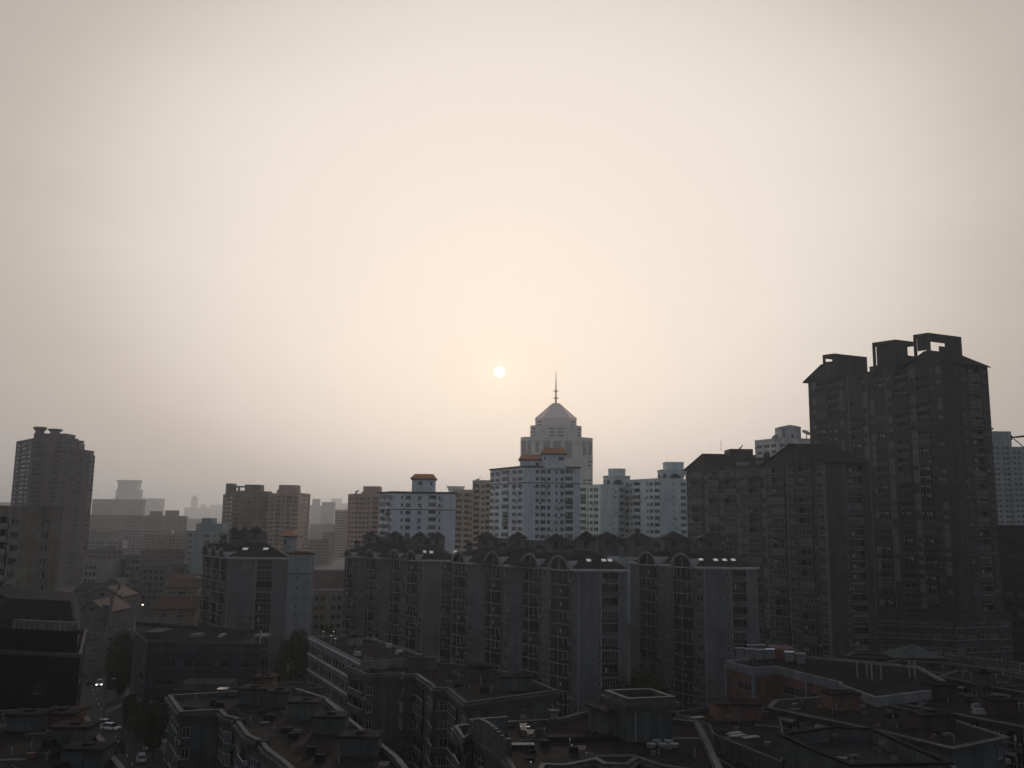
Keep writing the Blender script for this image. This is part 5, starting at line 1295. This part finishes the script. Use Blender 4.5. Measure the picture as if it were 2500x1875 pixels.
# reddish terrace roof and walled terrace
CLUT = []
r, p = wings('reddish flat roof with a brick roof box at the foot of the brick building', [(1648, 1748), (1730, 1775), (1742, 1800), (1908, 1868), (1920, 1832), (1905, 1760), (1885, 1735), (1752, 1733), (1655, 1742)], 15.5, {0: '=', 1: '=', 2: '.W_W_w.W_.', 3: '='}, wallm=M_DARK, corn=False, roofm=M_ROOFB, nfl=5, parapet=.45)
roof_hut(r, 1795, 1752, 15.5, 7.0, 4.5, 2.2, .05, M_BRICK)
for px, py in ((1790, 1790), (1800, 1796), (1832, 1800), (1700, 1752)):
    q = H(px, py, 15.5); b = MB(); b.obox(v2(q), Vector((.9, .4)).normalized(), -1.3, 1.3, -.5, .5, 15.4, 15.6, M_PALE); b.build('loose_board', r)
r, p = wings('walled roof terrace with a thick stone rim at the bottom right', [(1906, 1826), (1980, 1862), (2080, 1905), (2320, 1900), (2200, 1845), (2130, 1812), (2040, 1806)], 17.0, {0: '.W_W.', 1: '.W_W.'}, wallm=M_GREEN, corn=False, roofm=M_ROOFD, parapet=1.5)
b = MB(); ring(b, p, .3, -.3, 17 + 1.5, 17 + 1.8, M_ROOFG); b.build('stone_rim', r)
r, p = wings('dark low roof between the front centre block and the reddish roof', [(1640, 1790), (1820, 1900), (1900, 1890), (1740, 1802), (1660, 1762)], 13.5, {0: '='}, wallm=M_DARK, corn=False, roofm=M_ROOFG, parapet=.4)

for root, poly, z, n, sd in CLUT: clutter(root, poly, z, n, sd)
# ------------------------------------------------------------------ trees
def crown_mesh(seed, leaf):
    rr = random.Random(seed); v = []; f = []
    lobes = [(Vector((rr.gauss(0, .42), rr.gauss(0, .42), rr.uniform(.35, .92))), rr.uniform(.16, .34)) for _ in range(16)]
    for c, rad in lobes:
        for _ in range(int(1500 * rad * rad * 6)):
            d = Vector((rr.gauss(0, 1), rr.gauss(0, 1), rr.gauss(0, 1))).normalized() * rad * rr.uniform(.55, 1.08); d.z *= .75
            p = c + d; s = rr.uniform(.02, .045)
            n = (d.normalized() + Vector((rr.gauss(0, .5), rr.gauss(0, .5), rr.gauss(0, .5)))).normalized(); a = n.orthogonal().normalized() * s; b = n.cross(a)
            t = rr.uniform(0, PI); a2 = a * math.cos(t) + b * math.sin(t); b2 = n.cross(a2) * .7; i = len(v)
            v += [tuple(p - a2), tuple(p - b2), tuple(p + a2), tuple(p + b2)]; f.append((i, i + 1, i + 2, i + 3))
    me = bpy.data.meshes.new('crown'); me.from_pydata(v, [], f); me.materials.append(leaf); me.update(); return me
def trunk_mesh(seed):
    rr = random.Random(seed); b = MB(); b.tube([(0, 0, 0), (.01, 0, .25), (0, .01, .55), (.02, 0, .8)], [.035, .026, .018, .006], M_BARK, 7)
    for i in range(7):
        t = rr.uniform(0, 2 * PI); z = rr.uniform(.28, .55); b.tube([(0, 0, z), (.14 * math.cos(t), .14 * math.sin(t), z + .12), (.34 * math.cos(t), .34 * math.sin(t), z + rr.uniform(.16, .34))], [.014, .009, .003], M_BARK, 5)
    return b.mesh('trunk')
CR = [crown_mesh(3, M_LEAF), crown_mesh(8, M_LEAF2), crown_mesh(21, M_LEAF)]; TR = [trunk_mesh(1), trunk_mesh(2)]
def tree(label, px, py, Y, wid, group, k=0):
    q = W(px, py, Y); t = thing('tree', label, 'tree', (q.x, q.y, 0), group, R.uniform(0, 6)); h = q.z
    for me, nm in ((TR[k % 2], 'trunk'), (CR[k % 3], 'crown')):
        o = bpy.data.objects.new(nm, me); COL.objects.link(o); o.parent = t; o.scale = (wid * .55, wid * .55, h * .83) if nm == 'crown' else (h * .6, h * .6, h)
TG = 'trees along the avenue'
for i, (lab, px, py, Y, w) in enumerate((
    ('tall dark tree at the far end of the avenue right side', 305, 1530, 268, 7), ('dark tree right of the parked truck, second along the avenue', 284, 1562, 252, 7),
    ('broad dark tree left of the slate blue building end wall', 318, 1572, 244, 7.5),
    ('olive tree on the avenue beside the slate blue building corner', 296, 1612, 228, 7), ('dark tree in front of the slate blue building left end', 340, 1668, 190, 6),
    ('dark leafy tree left of the front roof corner hut row', 384, 1702, 176, 5),
    ('dark tree at the edge of the bottom left roof', 262, 1800, 166, 4))):
    tree(lab, px, py, Y, w, TG, i)
TG = 'trees between the slabs'
for i, (lab, px, py, Y, w) in enumerate((
    ('tall olive tree right of the narrow blue block', 802, 1500, 244, 10), ('tall dark tree below the narrow blue block', 728, 1528, 232, 9),
    ('bushy dark tree behind the office block corner', 762, 1552, 222, 8), ('low dark tree beside the end wall of the hip-roofed block', 700, 1588, 218, 6),
    ('tall dark tree in the gap right of the three-skylight slab', 1572, 1612, 186, 9), ('dark tree behind the stair tower, left of the tallest one', 1528, 1640, 180, 8),
    ('dark tree behind the stair tower, right of the tallest one', 1616, 1642, 182, 8), ('small dark tree left of the stair tower roof', 1488, 1672, 176, 6),
    ('olive tree between the two left arch-gabled slabs', 1288, 1626, 188, 5), ('dark tree behind the brick building right end', 2290, 1606, 205, 8))):
    tree(lab, px, py, Y, w, TG, i + 1)

# ------------------------------------------------------------------ cars and lamps on the avenue
def car(label, px, py, col, heading, lights=False, van=False, cat='car', name='parked_car'):
    q = H(px, py, 0.02); t = thing(name, label, cat, (q.x, q.y, 0.014), 'cars on the avenue', heading)
    paint = mat('car_paint_' + col[0], col[1], rough=.22, var=0, spec=.6)
    L, Wd = (4.5, 1.78) if not van else (6.2, 2.1); h1 = .78 if not van else 1.0; h2 = 1.45 if not van else 2.5
    def loft(sec, m, nm):
        b = MB(); k = len(sec[0])
        for A, B in zip(sec, sec[1:]):
            for i in range(k): b.poly([A[i], A[(i + 1) % k], B[(i + 1) % k], B[i]], m)
        b.poly(sec[0][::-1], m); b.poly(sec[-1], m); return b
    def sect(x, w, z0, z1): return [(x, -w, z0), (x, w, z0), (x, w * 1.03, (z0 + z1) / 2), (x, w * .92, z1), (x, -w * .92, z1), (x, -w * 1.03, (z0 + z1) / 2)]
    w = Wd / 2
    loft([sect(-L / 2, w * .86, .35, h1 * .9), sect(-L / 2 + .25, w * .97, .25, h1), sect(-.2, w, .22, h1 + .04), sect(L / 2 - .9, w * .98, .22, h1 - .02), sect(L / 2 - .1, w * .9, .28, h1 - .16), sect(L / 2, w * .8, .36, h1 - .26)], paint, 'body').build('body', t, local=True)
    x = ((-L / 2 + .25, .8), (-L / 2 + .75, .74), (.45, .74), (1.15, .8)) if not van else ((-L / 2 + .1, .9), (-L / 2 + .2, .88), (L / 2 - 1.4, .88), (L / 2 - .7, .9))
    b = loft([sect(x[0][0], w * x[0][1], h1 - .05, h1 + .02), sect(x[1][0], w * x[1][1], h1 - .05, h2 - .06), sect(x[2][0], w * x[2][1], h1 - .05, h2 - .06), sect(x[3][0], w * x[3][1], h1 - .05, h1 + .02)], M_GLASS, 'cabin'); b.build('cabin_glass', t, local=True)
    b = MB(); b.hexa([(x[1][0] - .05, -w * .66, h2 - .07), (x[2][0] + .05, -w * .66, h2 - .07), (x[2][0] + .05, w * .66, h2 - .07), (x[1][0] - .05, w * .66, h2 - .07), (x[1][0], -w * .6, h2), (x[2][0], -w * .6, h2), (x[2][0], w * .6, h2), (x[1][0], w * .6, h2)], paint); b.build('roof_panel', t, local=True)
    for sx in (-L * .3, L * .31):
        for sy in (-1, 1):
            b = MB(); b.tube([(sx, sy * (w - .2), .32), (sx, sy * (w + .01), .32)], .32, M_BLACK, 12); o = b.build('wheel', t, local=True)
            b = MB(); b.tube([(sx, sy * (w - .1), .32), (sx, sy * (w + .02), .32)], .18, M_METAL, 10); b.build('rim', o, local=True)
    for sy in (-1, 1):
        b = MB(); lm = mat('headlight_on', (1, 1, 1), var=0, emit=(1, .95, .85, 4)) if lights else M_CHROME
        b.box(L / 2 - .16, L / 2 + .03, sy * w * .66 - .2, sy * w * .66 + .2, .46, .66, lm); b.build('headlight', t, local=True)
        b = MB(); b.box(-L / 2 - .02, -L / 2 + .1, sy * w * .66 - .17, sy * w * .66 + .17, .55, .72, M_RED); b.build('tail_light', t, local=True)
WHT, SIL, DRK = ('white', (.75, .75, .75)), ('silver', (.5, .5, .52)), ('black', (.02, .02, .022))
dn = math.atan2(-42, 24)            # down the avenue, towards us
car('white car driving towards us with its headlights on', 243, 1673, WHT, math.atan2(-92, 34), True, name='car')
car('dark car beside the headlight car, farther left', 216, 1669, DRK, dn + PI, name='car')
car('grey van farthest up the avenue', 240, 1640, SIL, dn, van=True, cat='van', name='van')
car('white car crossing by the bottom left roof', 271, 1782, WHT, -.35, name='car')
car('silver car just behind the white car by the bottom left roof', 258, 1773, SIL, -.4, name='car')
car('white car waiting in the lower street, nearer of two', 345, 1858, WHT, math.atan2(70, -30), name='car')
car('white car waiting in the lower street, farther of two', 361, 1828, WHT, math.atan2(70, -30), name='car')
car('pale van parked by the front roof corner', 406, 1808, WHT, math.atan2(70, -30), van=True, cat='van', name='van')
car('silver car parked below the pale van', 411, 1858, SIL, math.atan2(70, -30), name='car')
def lamp(label, px, py, Y):
    q = W(px, py, Y); t = thing('street_lamp', label, 'street lamp', (q.x, q.y, 0), 'lit street lamps')
    b = MB(); b.tube([(q.x + .9, q.y, 0), (q.x + .9, q.y, q.z), (q.x, q.y, q.z + .25)], [.11, .07, .05], M_RAIL, 6); b.build('pole', t)
    b = MB(); b.tube([(q.x - .5, q.y, q.z + .16), (q.x + .4, q.y, q.z + .2)], .16, M_RAIL, 6); b.build('lamp_head', t)
    b = MB(); lm = mat('lamp_glow', (1, 1, 1), var=0, emit=(1, .72, .42, 5)); b.box(q.x - .3, q.x + .3, q.y - .34, q.y - .1, q.z - .2, q.z + .14, lm); b.build('lamp', t)
lamp('lit street lamp above the avenue, left of the pair', 323, 1476, 372)
lamp('lit street lamp above the avenue, right of the pair', 349, 1476, 366)
for i, (lab, px, py, h) in enumerate((('slim dark lamp post on the pavement by the lower street', 298, 1808, 9), ('slim dark lamp post on the avenue left side', 251, 1772, 9.5))):
    q = H(px, py, 0); t = thing('street_lamp', lab, 'street lamp', (q.x, q.y, 0), 'unlit lamp posts')
    b = MB(); b.tube([(q.x, q.y, 0), (q.x, q.y, h), (q.x + 1.4, q.y, h + .4)], [.13, .08, .05], M_RAIL, 6); b.build('pole', t)
    b = MB(); b.box(q.x + 1.2, q.x + 2.0, q.y - .15, q.y + .15, h + .3, h + .45, M_METAL); b.build('lamp_head', t)

for o in bpy.data.objects:
    if '_org' in o: del o['_org']
